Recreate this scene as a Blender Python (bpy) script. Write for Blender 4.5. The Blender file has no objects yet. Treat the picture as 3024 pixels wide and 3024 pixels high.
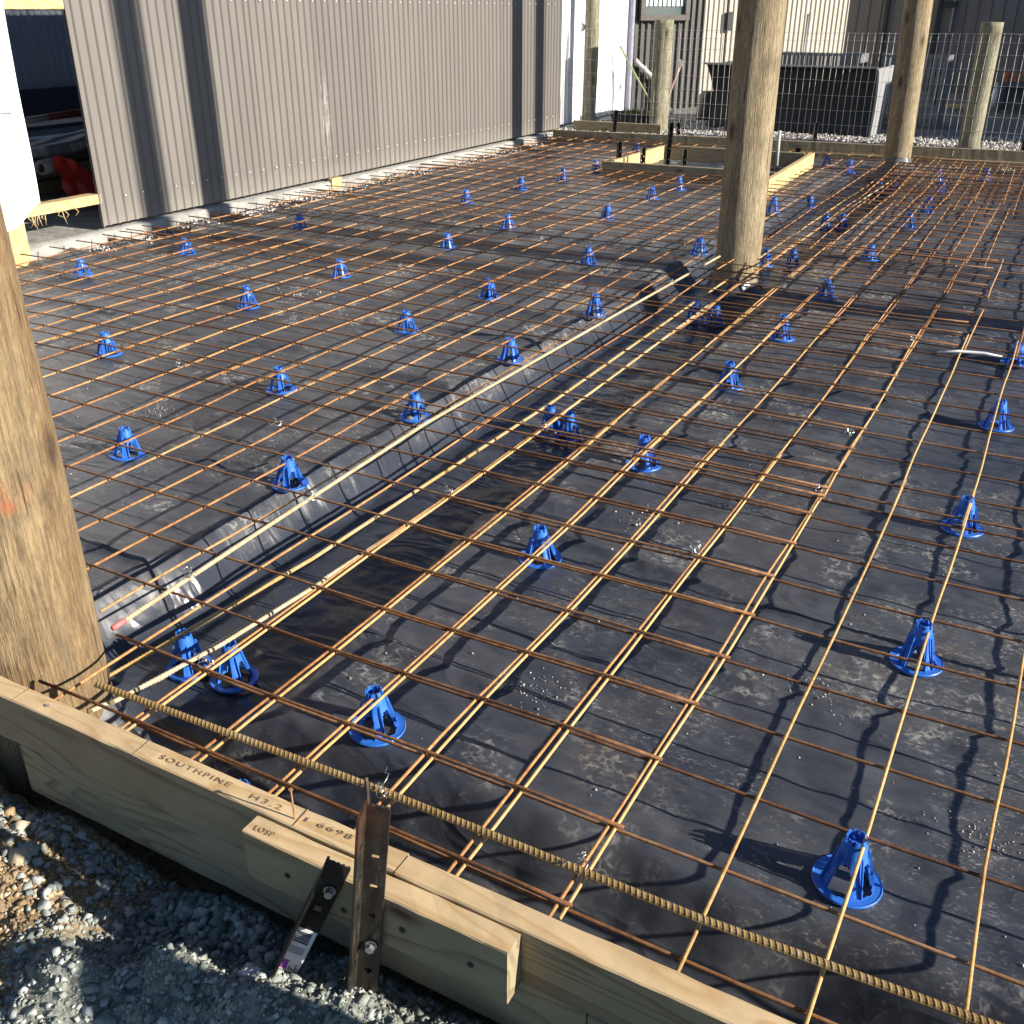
import bpy, bmesh, math, random
import numpy as np
from mathutils import Vector, Matrix
R = math.radians
rng = np.random.default_rng(7)
random.seed(5)
sc = bpy.context.scene
COL = sc.collection

# ------------------------------------------------------------------ camera, sky, sun, exposure
YAW, PIT, ROLL = -.499, .469, .001
cam_d = bpy.data.cameras.new('camera')
cam = bpy.data.objects.new('camera', cam_d)
COL.objects.link(cam)
sc.camera = cam
cam_d.sensor_width = 36
cam_d.lens = 2952.3 / 3024 * 36
cam_d.clip_start, cam_d.clip_end = .02, 400
cyw, syw, cp, sp = math.cos(YAW), math.sin(YAW), math.cos(PIT), math.sin(PIT)
fw = Vector((syw * cp, cyw * cp, -sp))
rt = Vector((cyw, -syw, 0))
upv = rt.cross(fw)
r_ = rt * math.cos(ROLL) + upv * math.sin(ROLL)
u_ = upv * math.cos(ROLL) - rt * math.sin(ROLL)
CAM = Vector((1.4972, -1.0876, 1.3376))
cam.matrix_world = Matrix(((r_.x, u_.x, -fw.x, CAM.x), (r_.y, u_.y, -fw.y, CAM.y), (r_.z, u_.z, -fw.z, CAM.z), (0, 0, 0, 1)))

SUN_AZ, SUN_EL = R(4.4), R(22)          # azimuth counted from +x towards +y
w = bpy.data.worlds.new('World')
sc.world = w
w.use_nodes = True
nt = w.node_tree
bg = nt.nodes['Background']
sky = nt.nodes.new('ShaderNodeTexSky')
sky.sky_type = 'NISHITA'
sky.sun_disc = False
sky.sun_elevation = SUN_EL
sky.sun_rotation = R(90) - SUN_AZ
sky.air_density = .8
sky.dust_density = .15
sky.ozone_density = 3.0
nt.links.new(sky.outputs[0], bg.inputs[0])
bg.inputs[1].default_value = .068
sun_d = bpy.data.lights.new('sun', 'SUN')
sun_d.energy = 5.0
sun_d.angle = R(.55)
sun_d.color = (1, .93, .82)
sun = bpy.data.objects.new('sun', sun_d)
COL.objects.link(sun)
S = Vector((math.cos(SUN_EL) * math.cos(SUN_AZ), math.cos(SUN_EL) * math.sin(SUN_AZ), math.sin(SUN_EL)))
sun.rotation_euler = S.to_track_quat('Z', 'Y').to_euler()
sun.location = (8, 0, 8)
sc.view_settings.view_transform = 'Standard'
sc.view_settings.look = 'None'
sc.view_settings.gamma = 1
sc.view_settings.exposure = .93


# ------------------------------------------------------------------ object helpers
def tag(o, label=None, cat=None, group=None, kind=None):
    if label: o['label'] = label
    if cat: o['category'] = cat
    if group: o['group'] = group
    if kind: o['kind'] = kind
    return o


def thing(name, label, cat, loc=(0, 0, 0), group=None, rz=0):
    o = bpy.data.objects.new(name, None)
    o.empty_display_size = .05
    COL.objects.link(o)
    o.location = loc
    o.rotation_euler = (0, 0, rz)
    return tag(o, label, cat, group)


def link_mesh(name, me, m, parent=None, smooth=False):
    if m: me.materials.append(m)
    if smooth:
        me.polygons.foreach_set('use_smooth', [True] * len(me.polygons))
    o = bpy.data.objects.new(name, me)
    COL.objects.link(o)
    if parent: o.parent = parent
    return o


def obj(name, bm, m, parent=None, smooth=False):
    me = bpy.data.meshes.new(name)
    bmesh.ops.recalc_face_normals(bm, faces=bm.faces)
    bm.to_mesh(me)
    bm.free()
    return link_mesh(name, me, m, parent, smooth)


def pyobj(name, V, Fc, m, parent=None, smooth=False):
    me = bpy.data.meshes.new(name)
    me.from_pydata([tuple(map(float, v)) for v in V], [], [tuple(map(int, f)) for f in Fc])
    me.update()
    return link_mesh(name, me, m, parent, smooth)


def quadmesh(name, V, Q, m, parent=None, smooth=True):
    """fast build from numpy verts and quad or triangle index array"""
    me = bpy.data.meshes.new(name)
    V = np.asarray(V, np.float32)
    Q = np.asarray(Q, np.int32)
    n, k = Q.shape
    me.vertices.add(len(V))
    me.vertices.foreach_set('co', V.ravel())
    me.loops.add(n * k)
    me.loops.foreach_set('vertex_index', Q.ravel())
    me.polygons.add(n)
    me.polygons.foreach_set('loop_start', np.arange(0, n * k, k, dtype=np.int32))
    me.polygons.foreach_set('loop_total', np.full(n, k, np.int32))
    me.update(calc_edges=True)
    return link_mesh(name, me, m, parent, smooth)


def gridmesh(name, X, Y, Z, m, parent=None, smooth=True):
    ny, nx = X.shape
    idx = np.arange(nx * ny).reshape(ny, nx)
    Q = np.stack([idx[:-1, :-1], idx[:-1, 1:], idx[1:, 1:], idx[1:, :-1]], -1).reshape(-1, 4)
    return quadmesh(name, np.stack([X, Y, Z], -1).reshape(-1, 3), Q, m, parent, smooth)


def add_box(bm, c, s, rot=None, bevel=0.0):
    M = Matrix.Translation(Vector(c))
    if rot is not None: M = M @ rot
    t = bmesh.new()
    bmesh.ops.create_cube(t, size=1)
    bmesh.ops.scale(t, vec=Vector(s), verts=t.verts)
    if bevel:
        bmesh.ops.bevel(t, geom=list(t.edges), offset=bevel, segments=1, affect='EDGES')
    bmesh.ops.transform(t, matrix=M, verts=t.verts)
    merge(bm, t)


def merge(bm, t):
    mp = {}
    for v in t.verts: mp[v] = bm.verts.new(v.co)
    for f in t.faces:
        try: bm.faces.new([mp[v] for v in f.verts])
        except ValueError: pass
    t.free()


def tube_arrays(pts, rad, n=6, cap=True):
    """tube along a polyline; returns V, F lists"""
    P = [Vector(p) for p in pts]
    V, Fc = [], []
    a = None
    for i, p in enumerate(P):
        d = (P[min(i + 1, len(P) - 1)] - P[max(i - 1, 0)]).normalized()
        ref = Vector((0, 0, 1)) if abs(d.z) < .9 else Vector((1, 0, 0))
        s = d.cross(ref).normalized()
        t = s.cross(d)
        rr = rad[i] if hasattr(rad, '__len__') else rad
        for k in range(n):
            an = 2 * math.pi * k / n
            V.append(p + (s * math.cos(an) + t * math.sin(an)) * rr)
    for i in range(len(P) - 1):
        for k in range(n):
            a0, a1 = i * n + k, i * n + (k + 1) % n
            Fc.append((a0, a1, a1 + n, a0 + n))
    if cap:
        Fc.append(tuple(range(n))[::-1])
        Fc.append(tuple(range((len(P) - 1) * n, len(P) * n)))
    return V, Fc


def tube(name, pts, rad, m, parent=None, n=6):
    V, Fc = tube_arrays(pts, rad, n)
    return pyobj(name, V, Fc, m, parent, True)


def add_tube(bm, pts, rad, n=6):
    V, Fc = tube_arrays(pts, rad, n)
    vs = [bm.verts.new(v) for v in V]
    for f in Fc: bm.faces.new([vs[i] for i in f])


def sstep(a, b, x):
    t = np.clip((x - a) / (b - a), 0, 1)
    return t * t * (3 - 2 * t)


class Noise:
    """smooth 2-D noise from a random lattice"""
    def __init__(s, seed):
        s.g = np.random.default_rng(seed).random((256, 256)) * 2 - 1

    def __call__(s, x, y):
        x, y = np.asarray(x, float), np.asarray(y, float)
        xi, yi = np.floor(x).astype(int), np.floor(y).astype(int)
        fx, fy = x - xi, y - yi
        fx, fy = fx * fx * (3 - 2 * fx), fy * fy * (3 - 2 * fy)
        a, b = xi % 256, (xi + 1) % 256
        c, d = yi % 256, (yi + 1) % 256
        g = s.g
        return (g[c, a] * (1 - fx) + g[c, b] * fx) * (1 - fy) + (g[d, a] * (1 - fx) + g[d, b] * fx) * fy


n1, n2, n3, n4 = Noise(1), Noise(2), Noise(3), Noise(4)


# ------------------------------------------------------------------ materials
class MT:
    def __init__(s, name, rough=.6, base=(.5, .5, .5), metal=0, spec=.5):
        s.m = bpy.data.materials.new(name)
        s.m.use_nodes = True
        s.t = s.m.node_tree
        s.b = s.t.nodes['Principled BSDF']
        s.b.inputs['Base Color'].default_value = (*base, 1)
        s.b.inputs['Roughness'].default_value = rough
        s.b.inputs['Metallic'].default_value = metal
        s.b.inputs['Specular IOR Level'].default_value = spec

    def n(s, typ, **kw):
        nd = s.t.nodes.new('ShaderNode' + typ)
        for k, v in kw.items(): setattr(nd, k, v)
        return nd

    def put(s, sock, v):
        if hasattr(v, 'links') or hasattr(v, 'is_linked'): s.t.links.new(v, sock)
        else: sock.default_value = v

    def coord(s, scale=(1, 1, 1), rot=(0, 0, 0), kind='Object', loc=(0, 0, 0)):
        tc = s.n('TexCoord')
        mp = s.n('Mapping')
        mp.inputs['Scale'].default_value = scale
        mp.inputs['Rotation'].default_value = rot
        mp.inputs['Location'].default_value = loc
        s.t.links.new(tc.outputs[kind], mp.inputs[0])
        return mp.outputs[0]

    def noise(s, vec, scale=5, detail=4, rough=.55, dist=0):
        nd = s.n('TexNoise')
        s.t.links.new(vec, nd.inputs['Vector'])
        nd.inputs['Scale'].default_value = scale
        nd.inputs['Detail'].default_value = detail
        nd.inputs['Roughness'].default_value = rough
        nd.inputs['Distortion'].default_value = dist
        return nd.outputs['Fac']

    def voro(s, vec, scale=5, feature='F1', out='Distance'):
        nd = s.n('TexVoronoi', feature=feature)
        s.t.links.new(vec, nd.inputs['Vector'])
        nd.inputs['Scale'].default_value = scale
        return nd.outputs[out]

    def ramp(s, fac, stops):
        nd = s.n('ValToRGB')
        cr = nd.color_ramp
        while len(cr.elements) < len(stops): cr.elements.new(.5)
        for e, (p, c) in zip(cr.elements, stops):
            e.position = p
            e.color = (*c, 1) if hasattr(c, '__len__') else (c, c, c, 1)
        s.t.links.new(fac, nd.inputs[0])
        return nd.outputs[0]

    def mix(s, fac, a, b, mode='MIX'):
        nd = s.n('Mix', data_type='RGBA', blend_type=mode)
        s.put(nd.inputs[0], fac)
        for i, v in ((6, a), (7, b)):
            if isinstance(v, tuple): nd.inputs[i].default_value = (*v, 1)
            else: s.t.links.new(v, nd.inputs[i])
        return nd.outputs[2]

    def math(s, op, a, b=None, clamp=False):
        nd = s.n('Math', operation=op, use_clamp=clamp)
        s.put(nd.inputs[0], a)
        if b is not None: s.put(nd.inputs[1], b)
        return nd.outputs[0]

    def bump(s, h, strength=.3, dist=.01, prev=None):
        nd = s.n('Bump')
        nd.inputs['Strength'].default_value = strength
        nd.inputs['Distance'].default_value = dist
        s.t.links.new(h, nd.inputs['Height'])
        if prev: s.t.links.new(prev, nd.inputs['Normal'])
        return nd.outputs[0]

    def set(s, **kw):
        nm = dict(color='Base Color', rough='Roughness', normal='Normal', metal='Metallic', spec='Specular IOR Level')
        for k, v in kw.items():
            s.put(s.b.inputs[nm[k]], v)
        return s.m

    def rnd(s):
        return s.n('ObjectInfo').outputs['Random']

    def attr(s, name):
        return s.n('Attribute', attribute_name=name).outputs['Fac']


def wood(name, light, dark, scale=1., knots=True, green=None, rough=.75, sawn=True):
    """sawn pine board, grain along local x"""
    t = MT(name, rough)
    tc = t.n('TexCoord')
    off = t.n('CombineXYZ')
    t.t.links.new(t.math('MULTIPLY', t.rnd(), 17.), off.inputs[0])
    t.t.links.new(t.math('MULTIPLY', t.rnd(), 5.), off.inputs[2])
    add = t.n('VectorMath', operation='ADD')
    t.t.links.new(tc.outputs['Object'], add.inputs[0])
    t.t.links.new(off.outputs[0], add.inputs[1])
    mp = t.n('Mapping')
    mp.inputs['Scale'].default_value = (1.6 * scale, 10 * scale, 10 * scale)
    t.t.links.new(add.outputs[0], mp.inputs[0])
    v = mp.outputs[0]
    big = t.noise(v, .9, 2, .45, .5)
    rings = t.math('FRACT', t.math('MULTIPLY', big, 9.))
    ringc = t.ramp(rings, [(0, 0), (.5, .12), (.86, 1), (1, .05)])
    fib = t.n('Mapping')
    fib.inputs['Scale'].default_value = (14, 220, 220)
    t.t.links.new(add.outputs[0], fib.inputs[0])
    fine = t.noise(fib.outputs[0], 1, 3, .6)
    c = t.mix(t.math('MULTIPLY', ringc, .9), light, dark)
    c = t.mix(t.math('MULTIPLY', t.ramp(fine, [(.35, 0), (.75, 1)]), .35), c, dark)
    blot = t.noise(tc.outputs['Object'], 9, 4, .6)
    c = t.mix(t.ramp(blot, [(.45, 0), (.75, .5)]), c, tuple(x * .62 for x in light))
    if green: c = t.mix(t.ramp(t.noise(tc.outputs['Object'], 4, 3), [(.35, .45), (.7, .05)]), c, green)
    if knots:
        mk = t.n('Mapping')
        mk.inputs['Scale'].default_value = (3.2, 9, 9)
        t.t.links.new(add.outputs[0], mk.inputs[0])
        k = t.voro(mk.outputs[0], 1.0)
        c = t.mix(t.ramp(k, [(.05, 1), (.10, .55), (.2, 0)]), c, (.10, .05, .025))
    return t.set(color=c, normal=t.bump(fine, .35 if sawn else .15, .003))


def pole_mat(name, c1, c2, c3, paint=False):
    t = MT(name, .85)
    v = t.coord((3.2, 3.2, .32))
    big = t.noise(v, 2.4, 4, .6, .3)
    c = t.ramp(big, [(.25, c2), (.45, c1), (.62, c3), (.8, c2)])
    f = t.coord((44, 44, 2.4))
    fib = t.noise(f, 3, 5, .7, .1)
    c = t.mix(t.ramp(fib, [(.4, .55), (.62, 0)]), c, tuple(x * .35 for x in c2))
    ck = t.noise(t.coord((26, 26, .9), loc=(3, 1, 0)), 2, 3, .55, .12)
    crack = t.ramp(ck, [(.275, 1), (.30, 0)])
    c = t.mix(crack, c, (.03, .018, .01))
    sp = t.noise(t.coord((70, 70, 11), loc=(2, 5, 1)), 2.2, 4, .7)
    c = t.mix(t.ramp(sp, [(.36, .5), (.5, 0)]), c, tuple(x * .45 for x in c2))
    c = t.mix(t.ramp(sp, [(.56, 0), (.72, .45)]), c, tuple(min(1, x * 1.5) for x in c3))
    tick = t.noise(t.coord((60, 60, 3.2), loc=(9, 4, 2)), 1.6, 2, .5)
    c = t.mix(t.ramp(tick, [(.70, 0), (.73, .95)]), c, (.035, .02, .012))
    kn = t.voro(t.coord((2.6, 2.6, 1.15)), 1.9)
    c = t.mix(t.ramp(kn, [(.05, 1), (.085, .7), (.13, .25), (.2, 0)]), c, (.07, .04, .02))
    bl = t.noise(t.coord((1, 1, .6)), 9, 5, .68, .6)
    c = t.mix(t.ramp(bl, [(.48, 0), (.68, .55)]), c, (.13, .10, .06))
    b2 = t.noise(t.coord((1, 1, .45), loc=(7, 2, 4)), 14, 4, .65)
    c = t.mix(t.ramp(b2, [(.55, 0), (.72, .4)]), c, tuple(min(1, x * 1.35) for x in c3))
    if paint:
        g = t.n('TexGradient', gradient_type='SPHERICAL')
        mp = t.coord((11, 11, 19), loc=(-11 * .118, 11 * .075, -19 * .44))
        t.t.links.new(mp, g.inputs[0])
        pn = t.noise(t.coord((9, 9, 3)), 6, 3)
        c = t.mix(t.math('MULTIPLY', t.ramp(g.outputs['Fac'], [(.1, 0), (.6, .9)]), t.ramp(pn, [(.4, 0), (.65, .7)])), c, (.45, .115, .045))
    h = t.math('SUBTRACT', t.math('MULTIPLY', fib, .6), t.math('MULTIPLY', crack, .9))
    h = t.math('ADD', h, t.math('MULTIPLY', sp, .5))
    return t.set(color=c, normal=t.bump(h, .8, .012))


def rust(name, stops, pale=.0):
    t = MT(name, .8, spec=.25)
    v = t.coord((1, 1, 1), kind='Generated')
    o = t.coord((1, 1, 1))
    n = t.noise(o, 60, 4, .65)
    b = t.noise(o, 6, 2, .5)
    f = t.math('ADD', t.math('MULTIPLY', n, .55), t.math('ADD', t.math('MULTIPLY', b, .3), t.math('MULTIPLY', t.rnd(), .22)))
    return t.set(color=t.ramp(f, stops), normal=t.bump(n, .4, .001))


M = {}
M['wire'] = rust('rusty_wire', [(.28, (.13, .05, .02)), (.44, (.29, .125, .045)), (.58, (.45, .225, .085)), (.76, (.58, .37, .18))])
M['wire_pale'] = rust('pale_rusty_wire', [(.28, (.26, .13, .045)), (.45, (.48, .29, .11)), (.62, (.60, .41, .18)), (.8, (.66, .52, .30))])
M['wire_dark'] = rust('rusty_wire_shaded', [(.28, (.07, .028, .015)), (.45, (.17, .075, .034)), (.6, (.30, .145, .062)), (.78, (.44, .27, .15))])  # same steel as the long wires, darkened for the dim end-on sunlight
M['rebar'] = rust('ochre_rebar', [(.3, (.18, .08, .025)), (.45, (.40, .22, .06)), (.6, (.45, .30, .11)), (.75, (.42, .37, .28))])
M['rebar_edge'] = rust('brown_rebar', [(.3, (.12, .065, .025)), (.45, (.25, .15, .055)), (.6, (.33, .22, .09)), (.76, (.38, .32, .22))])
M['rebar_grey'] = rust('grey_rebar', [(.3, (.20, .13, .06)), (.45, (.36, .27, .14)), (.6, (.46, .38, .25)), (.8, (.56, .51, .42))])


def membrane_mat():
    t = MT('black_polythene', .3, (.012, .012, .014), spec=.46)
    o = t.coord()
    dusty = t.attr('dust')
    # scuffs: boot prints and streaks of pale dirt broken into flecks
    patch = t.ramp(t.noise(o, 2.2, 3, .6, .3), [(.47, 0), (.63, 1)])
    fleck = t.math('MULTIPLY', t.ramp(t.noise(t.coord((1, 2.0, 1)), 62, 5, .75, .6), [(.545, 0), (.62, 1)]), t.ramp(t.noise(o, 15, 3, .6), [(.40, .15), (.6, 1)]))
    wv = t.n('VectorMath', operation='ADD')
    wn = t.n('TexNoise')
    wn.inputs['Scale'].default_value = 22
    t.t.links.new(o, wn.inputs['Vector'])
    ws = t.n('VectorMath', operation='SCALE')
    ws.inputs['Scale'].default_value = .07
    t.t.links.new(wn.outputs['Color'], ws.inputs[0])
    t.t.links.new(o, wv.inputs[0])
    t.t.links.new(ws.outputs[0], wv.inputs[1])
    vor = t.math('MULTIPLY', t.ramp(t.voro(wv.outputs[0], 42, 'DISTANCE_TO_EDGE'), [(.0, 1), (.06, .7), (.2, 0)]), t.ramp(t.noise(o, 30, 3, .6), [(.45, 0), (.6, 1)]))
    foot = t.ramp(t.noise(o, 5.5, 2, .4), [(.57, 0), (.66, 1)])
    strk = t.ramp(t.noise(t.coord((1.3, 15, 1)), 3, 4, .7, .4), [(.52, 0), (.72, 1)])
    mud = t.math('MULTIPLY', t.math('MULTIPLY', patch, fleck), .95)
    mud = t.math('MAXIMUM', mud, t.math('MULTIPLY', t.math('MULTIPLY', foot, vor), .8))
    mud = t.math('MAXIMUM', mud, t.math('MULTIPLY', t.math('MULTIPLY', strk, fleck), .5))
    film = t.math('MULTIPLY', t.math('ADD', t.math('MULTIPLY', t.ramp(t.noise(o, 1.4, 4, .6, .4), [(.38, .0), (.66, 1)]), .6), t.math('MULTIPLY', t.ramp(t.noise(t.coord((1, 2.6, 1)), 4.5, 5, .66, .5), [(.4, .0), (.7, 1)]), .5)), .22)
    d = t.math('MULTIPLY', t.math('ADD', mud, film), dusty, True)
    tint = t.ramp(t.noise(o, 4, 3), [(.3, (.40, .39, .37)), (.6, (.40, .375, .33)), (.72, (.42, .31, .19)), (.85, (.52, .50, .47))])
    c = t.mix(d, (.034, .039, .053), tint)
    cr = t.noise(t.coord((1, 1.6, 1)), 14, 3, .5, .6)
    rid = t.math('SUBTRACT', 1., t.math('ABSOLUTE', t.math('MULTIPLY', t.math('SUBTRACT', t.noise(t.coord((.8, 2.2, 1)), 3.2, 2, .5, .8), .5), 9.), None), True)
    nrm = t.bump(rid, .34, .008, t.bump(cr, .16, .008))
    rr = t.math('ADD', t.math('MULTIPLY', d, .9), t.math('MULTIPLY', t.ramp(dusty, [(.06, .02), (.30, .15)]), 1.))
    return t.set(color=c, rough=t.math('ADD', rr, .22, True), normal=nrm)


M['membrane'] = membrane_mat()
M['pine'] = wood('pale_pine', (.39, .305, .18), (.15, .09, .042), green=(.32, .28, .175))
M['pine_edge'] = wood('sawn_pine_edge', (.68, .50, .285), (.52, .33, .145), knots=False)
M['pine_olive'] = wood('treated_pine', (.38, .31, .19), (.14, .085, .04), green=(.31, .285, .18))
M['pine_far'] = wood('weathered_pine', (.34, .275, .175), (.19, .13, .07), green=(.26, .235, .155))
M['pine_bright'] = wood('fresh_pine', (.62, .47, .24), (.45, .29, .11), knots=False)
M['pole'] = pole_mat('round_pole', (.35, .265, .15), (.19, .145, .09), (.42, .335, .205))
M['pole_near'] = pole_mat('round_pole_painted', (.28, .18, .085), (.165, .10, .045), (.35, .255, .14), True)
M['fpost'] = pole_mat('fence_post', (.30, .275, .175), (.18, .165, .105), (.39, .365, .25))


def plain(name, base, rough=.6, metal=0., spec=.5, var=.25, scale=8, bump=0.):
    t = MT(name, rough, base, metal, spec)
    n = t.noise(t.coord(), scale, 5, .6)
    c = t.mix(t.ramp(n, [(.3, 0), (.7, 1)]), tuple(x * (1 - var) for x in base), tuple(min(1, x * (1 + var * .6)) for x in base))
    t.set(color=c)
    if bump: t.set(normal=t.bump(n, bump, .01))
    return t.m


def clad_mat():
    t = MT('taupe_cladding', .42, spec=.45)
    o = t.coord()
    sep = t.n('SeparateXYZ')
    t.t.links.new(o, sep.inputs[0])
    n = t.noise(t.coord((1, 3, .6)), 3, 5, .6)
    c = t.mix(t.rnd(), (.158, .144, .131), (.178, .162, .147))
    c = t.mix(t.ramp(n, [(.35, 0), (.75, .3)]), c, (.20, .185, .165))
    dz = t.math('ADD', sep.outputs[2], t.math('MULTIPLY', t.math('SUBTRACT', t.noise(o, 16, 5, .65), .5), .22))
    c = t.mix(t.ramp(dz, [(.03, .5), (.19, 0)]), c, (.27, .245, .21))
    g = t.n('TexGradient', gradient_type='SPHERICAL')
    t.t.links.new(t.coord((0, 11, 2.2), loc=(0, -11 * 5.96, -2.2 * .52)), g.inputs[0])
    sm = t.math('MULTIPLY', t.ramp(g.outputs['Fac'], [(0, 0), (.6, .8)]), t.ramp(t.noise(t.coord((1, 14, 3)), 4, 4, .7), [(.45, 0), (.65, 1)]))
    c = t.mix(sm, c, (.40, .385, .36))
    return t.set(color=c, rough=t.ramp(n, [(.3, .36), (.7, .52)]))


M['clad'] = clad_mat()
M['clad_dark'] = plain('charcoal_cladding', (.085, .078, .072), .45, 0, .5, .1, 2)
M['clad_white'] = plain('white_cladding', (.78, .78, .80), .4, 0, .5, .06, 3)
M['clad_beige'] = plain('beige_cladding', (.50, .455, .38), .45, 0, .4, .06, 3)
M['clad_slate'] = plain('slate_cladding', (.155, .15, .155), .5, 0, .4, .06, 1)
M['inside'] = plain('inner_cladding', (.62, .68, .76), .5, 0, .4, .1, 3)
M['screw'] = plain('zinc_screw', (.70, .68, .64), .35, .6)
M['steel'] = plain('galvanised_steel', (.60, .60, .60), .35, .8)
M['tie'] = plain('tie_wire', (.55, .54, .52), .35, .9)
M['black'] = plain('black_plastic', (.018, .019, .021), .45, 0, .5, .3)
M['binblack'] = plain('black_bin', (.014, .016, .02), .5, 0, .4, .3, 4)
M['bingrey'] = plain('sunlit_bin_side', (.30, .30, .30), .5, 0, .4, .08, 5)  # side plate of the black bin made pale for the sun on it
M['wrap'] = plain('white_wrap', (.86, .86, .86), .55, 0, .4, .04, 3)
M['wrapline'] = plain('grey_tape', (.42, .43, .46), .6)
M['red'] = plain('red_plastic', (.62, .035, .02), .4, 0, .5, .25, 7)
M['red_dark'] = plain('dark_red', (.22, .03, .025), .5)
M['white'] = plain('white_paint', (.75, .75, .73), .5, 0, .5, .08)
M['glass'] = plain('window_glass', (.10, .13, .14), .08, 0, .6, .05)
M['blind'] = plain('pale_blind', (.55, .62, .60), .7, 0, .3, .05)
M['winframe'] = plain('bronze_frame', (.09, .075, .066), .45)
M['copper'] = plain('pink_hose', (.58, .36, .28), .5)
M['stake_green'] = plain('green_stake', (.30, .36, .14), .6)
M['pipe_grey'] = plain('grey_pipe', (.42, .41, .39), .5)
M['terracotta'] = plain('terracotta', (.46, .15, .075), .7, 0, .3, .3, 20)
M['ink'] = plain('stamp_ink', (.36, .245, .135), .8, 0, .3, .5, 90)
M['barcode'] = plain('barcode_ink', (.03, .03, .06), .6)
M['purple'] = plain('purple_ink', (.30, .06, .42), .6)
M['fencewire'] = plain('fence_wire', (.52, .52, .50), .4, .5)
M['grass'] = plain('grass_blade', (.14, .17, .035), .7, 0, .3, .5, 30)
M['pipe_white'] = plain('white_tube', (.62, .62, .6), .5)
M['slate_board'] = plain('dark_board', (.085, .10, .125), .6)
M['bluebag'] = plain('printed_bag', (.22, .25, .31), .5, 0, .4, .3, 14)


def blue_mat():
    t = MT('blue_plastic', .34, (.018, .115, .62), spec=.5)
    n = t.noise(t.coord(), 40, 3)
    r = t.rnd()
    c = t.mix(t.math('MULTIPLY', r, .5), (.030, .165, .62), (.028, .135, .50))
    c = t.mix(t.ramp(n, [(.52, 0), (.75, .22)]), c, (.20, .24, .34))
    return t.set(color=c, rough=t.ramp(n, [(.3, .28), (.8, .55)]))


M['blue'] = blue_mat()


def concrete_mat():
    t = MT('concrete', .85)
    o = t.coord()
    n = t.noise(o, 7, 6, .65)
    b = t.noise(o, 45, 4, .6)
    c = t.ramp(n, [(.3, (.20, .195, .185)), (.5, (.31, .30, .275)), (.7, (.43, .415, .375))])
    return t.set(color=c, normal=t.bump(t.math('ADD', n, t.math('MULTIPLY', b, .4)), .6, .02))


M['concrete'] = concrete_mat()


def peg_mat():
    t = MT('worn_black_steel', .45, metal=.15)
    o = t.coord()
    n = t.noise(t.coord((1, 1, .5)), 30, 5, .7)
    r = t.noise(o, 12, 4, .6)
    c = t.ramp(n, [(.38, (.014, .012, .010)), (.56, (.036, .030, .024)), (.72, (.13, .105, .075))])
    z = t.n('SeparateXYZ')
    t.t.links.new(t.coord(), z.inputs[0])
    top = t.ramp(z.outputs[2], [(.41, 0), (.47, 1)])
    c = t.mix(t.math('MULTIPLY', top, t.ramp(r, [(.40, .0), (.65, .6)])), c, (.15, .062, .032))
    return t.set(color=c, normal=t.bump(n, .3, .002))


M['peg'] = peg_mat()
M['peg_black'] = plain('black_steel', (.03, .027, .024), .35, .4, .5, .5, 25)


def ground_mat():
    t = MT('ground_soil', .95, spec=.2)
    o = t.coord()
    sep = t.n('SeparateXYZ')
    t.t.links.new(o, sep.inputs[0])
    wob = t.math('MULTIPLY', t.math('SUBTRACT', t.noise(o, 6, 4, .6), .5), .55)
    # brown clay at the left, crushed rock to the right
    soil_in = t.math('ADD', t.math('MULTIPLY', t.math('ADD', sep.outputs[0], wob), -9.), 1.9, True)
    far = t.math('ADD', t.math('MULTIPLY', sep.outputs[1], .5), -4.8, True)
    n = t.noise(o, 55, 6, .7)
    v = t.voro(o, 90, 'F1', 'Color')
    bw = t.n('RGBToBW')
    t.t.links.new(v, bw.inputs[0])
    rock = t.ramp(t.math('ADD', t.math('MULTIPLY', n, .6), t.math('MULTIPLY', bw.outputs[0], .4)), [(.3, (.12, .13, .11)), (.5, (.24, .255, .215)), (.7, (.40, .41, .36))])
    clay = t.ramp(n, [(.3, (.13, .085, .045)), (.5, (.33, .235, .13)), (.7, (.50, .40, .26))])
    c = t.mix(soil_in, rock, clay)
    away = t.math('MULTIPLY', t.math('ADD', sep.outputs[1], 1.1), -2., True)
    c = t.mix(away, c, t.ramp(n, [(.3, (.035, .035, .03)), (.7, (.085, .08, .065))]))  # unseen ground behind the camera, darkened to cut bounced light
    pale = t.ramp(t.noise(o, 40, 5, .75), [(.35, (.10, .095, .09)), (.52, (.22, .21, .195)), (.68, (.42, .40, .37))])
    c = t.mix(far, c, pale)
    h = t.math('ADD', n, t.math('MULTIPLY', t.voro(o, 70), -.5))
    return t.set(color=c, normal=t.bump(h, .9, .012))


M['ground'] = ground_mat()


def stone_mat(name, stops):
    t = MT(name, .9, spec=.25)
    a = t.attr('tone')
    n = t.noise(t.coord(), 160, 4, .6)
    f = t.math('ADD', t.math('MULTIPLY', a, .8), t.math('MULTIPLY', n, .25))
    return t.set(color=t.ramp(f, stops), normal=t.bump(n, .4, .003))


M['stone'] = stone_mat('crushed_rock', [(.1, (.15, .17, .155)), (.5, (.26, .285, .255)), (.8, (.38, .40, .37)), (.98, (.56, .56, .52))])
M['stone_brown'] = stone_mat('clay_lumps', [(.1, (.15, .10, .055)), (.5, (.34, .245, .14)), (.8, (.48, .38, .25)), (.98, (.62, .58, .5))])
M['stone_pale'] = stone_mat('pale_gravel', [(.1, (.20, .185, .17)), (.5, (.40, .375, .35)), (.9, (.66, .63, .59))])
M['quartz'] = plain('white_quartz', (.74, .72, .68), .8, 0, .4, .25, 60, .5)


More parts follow.
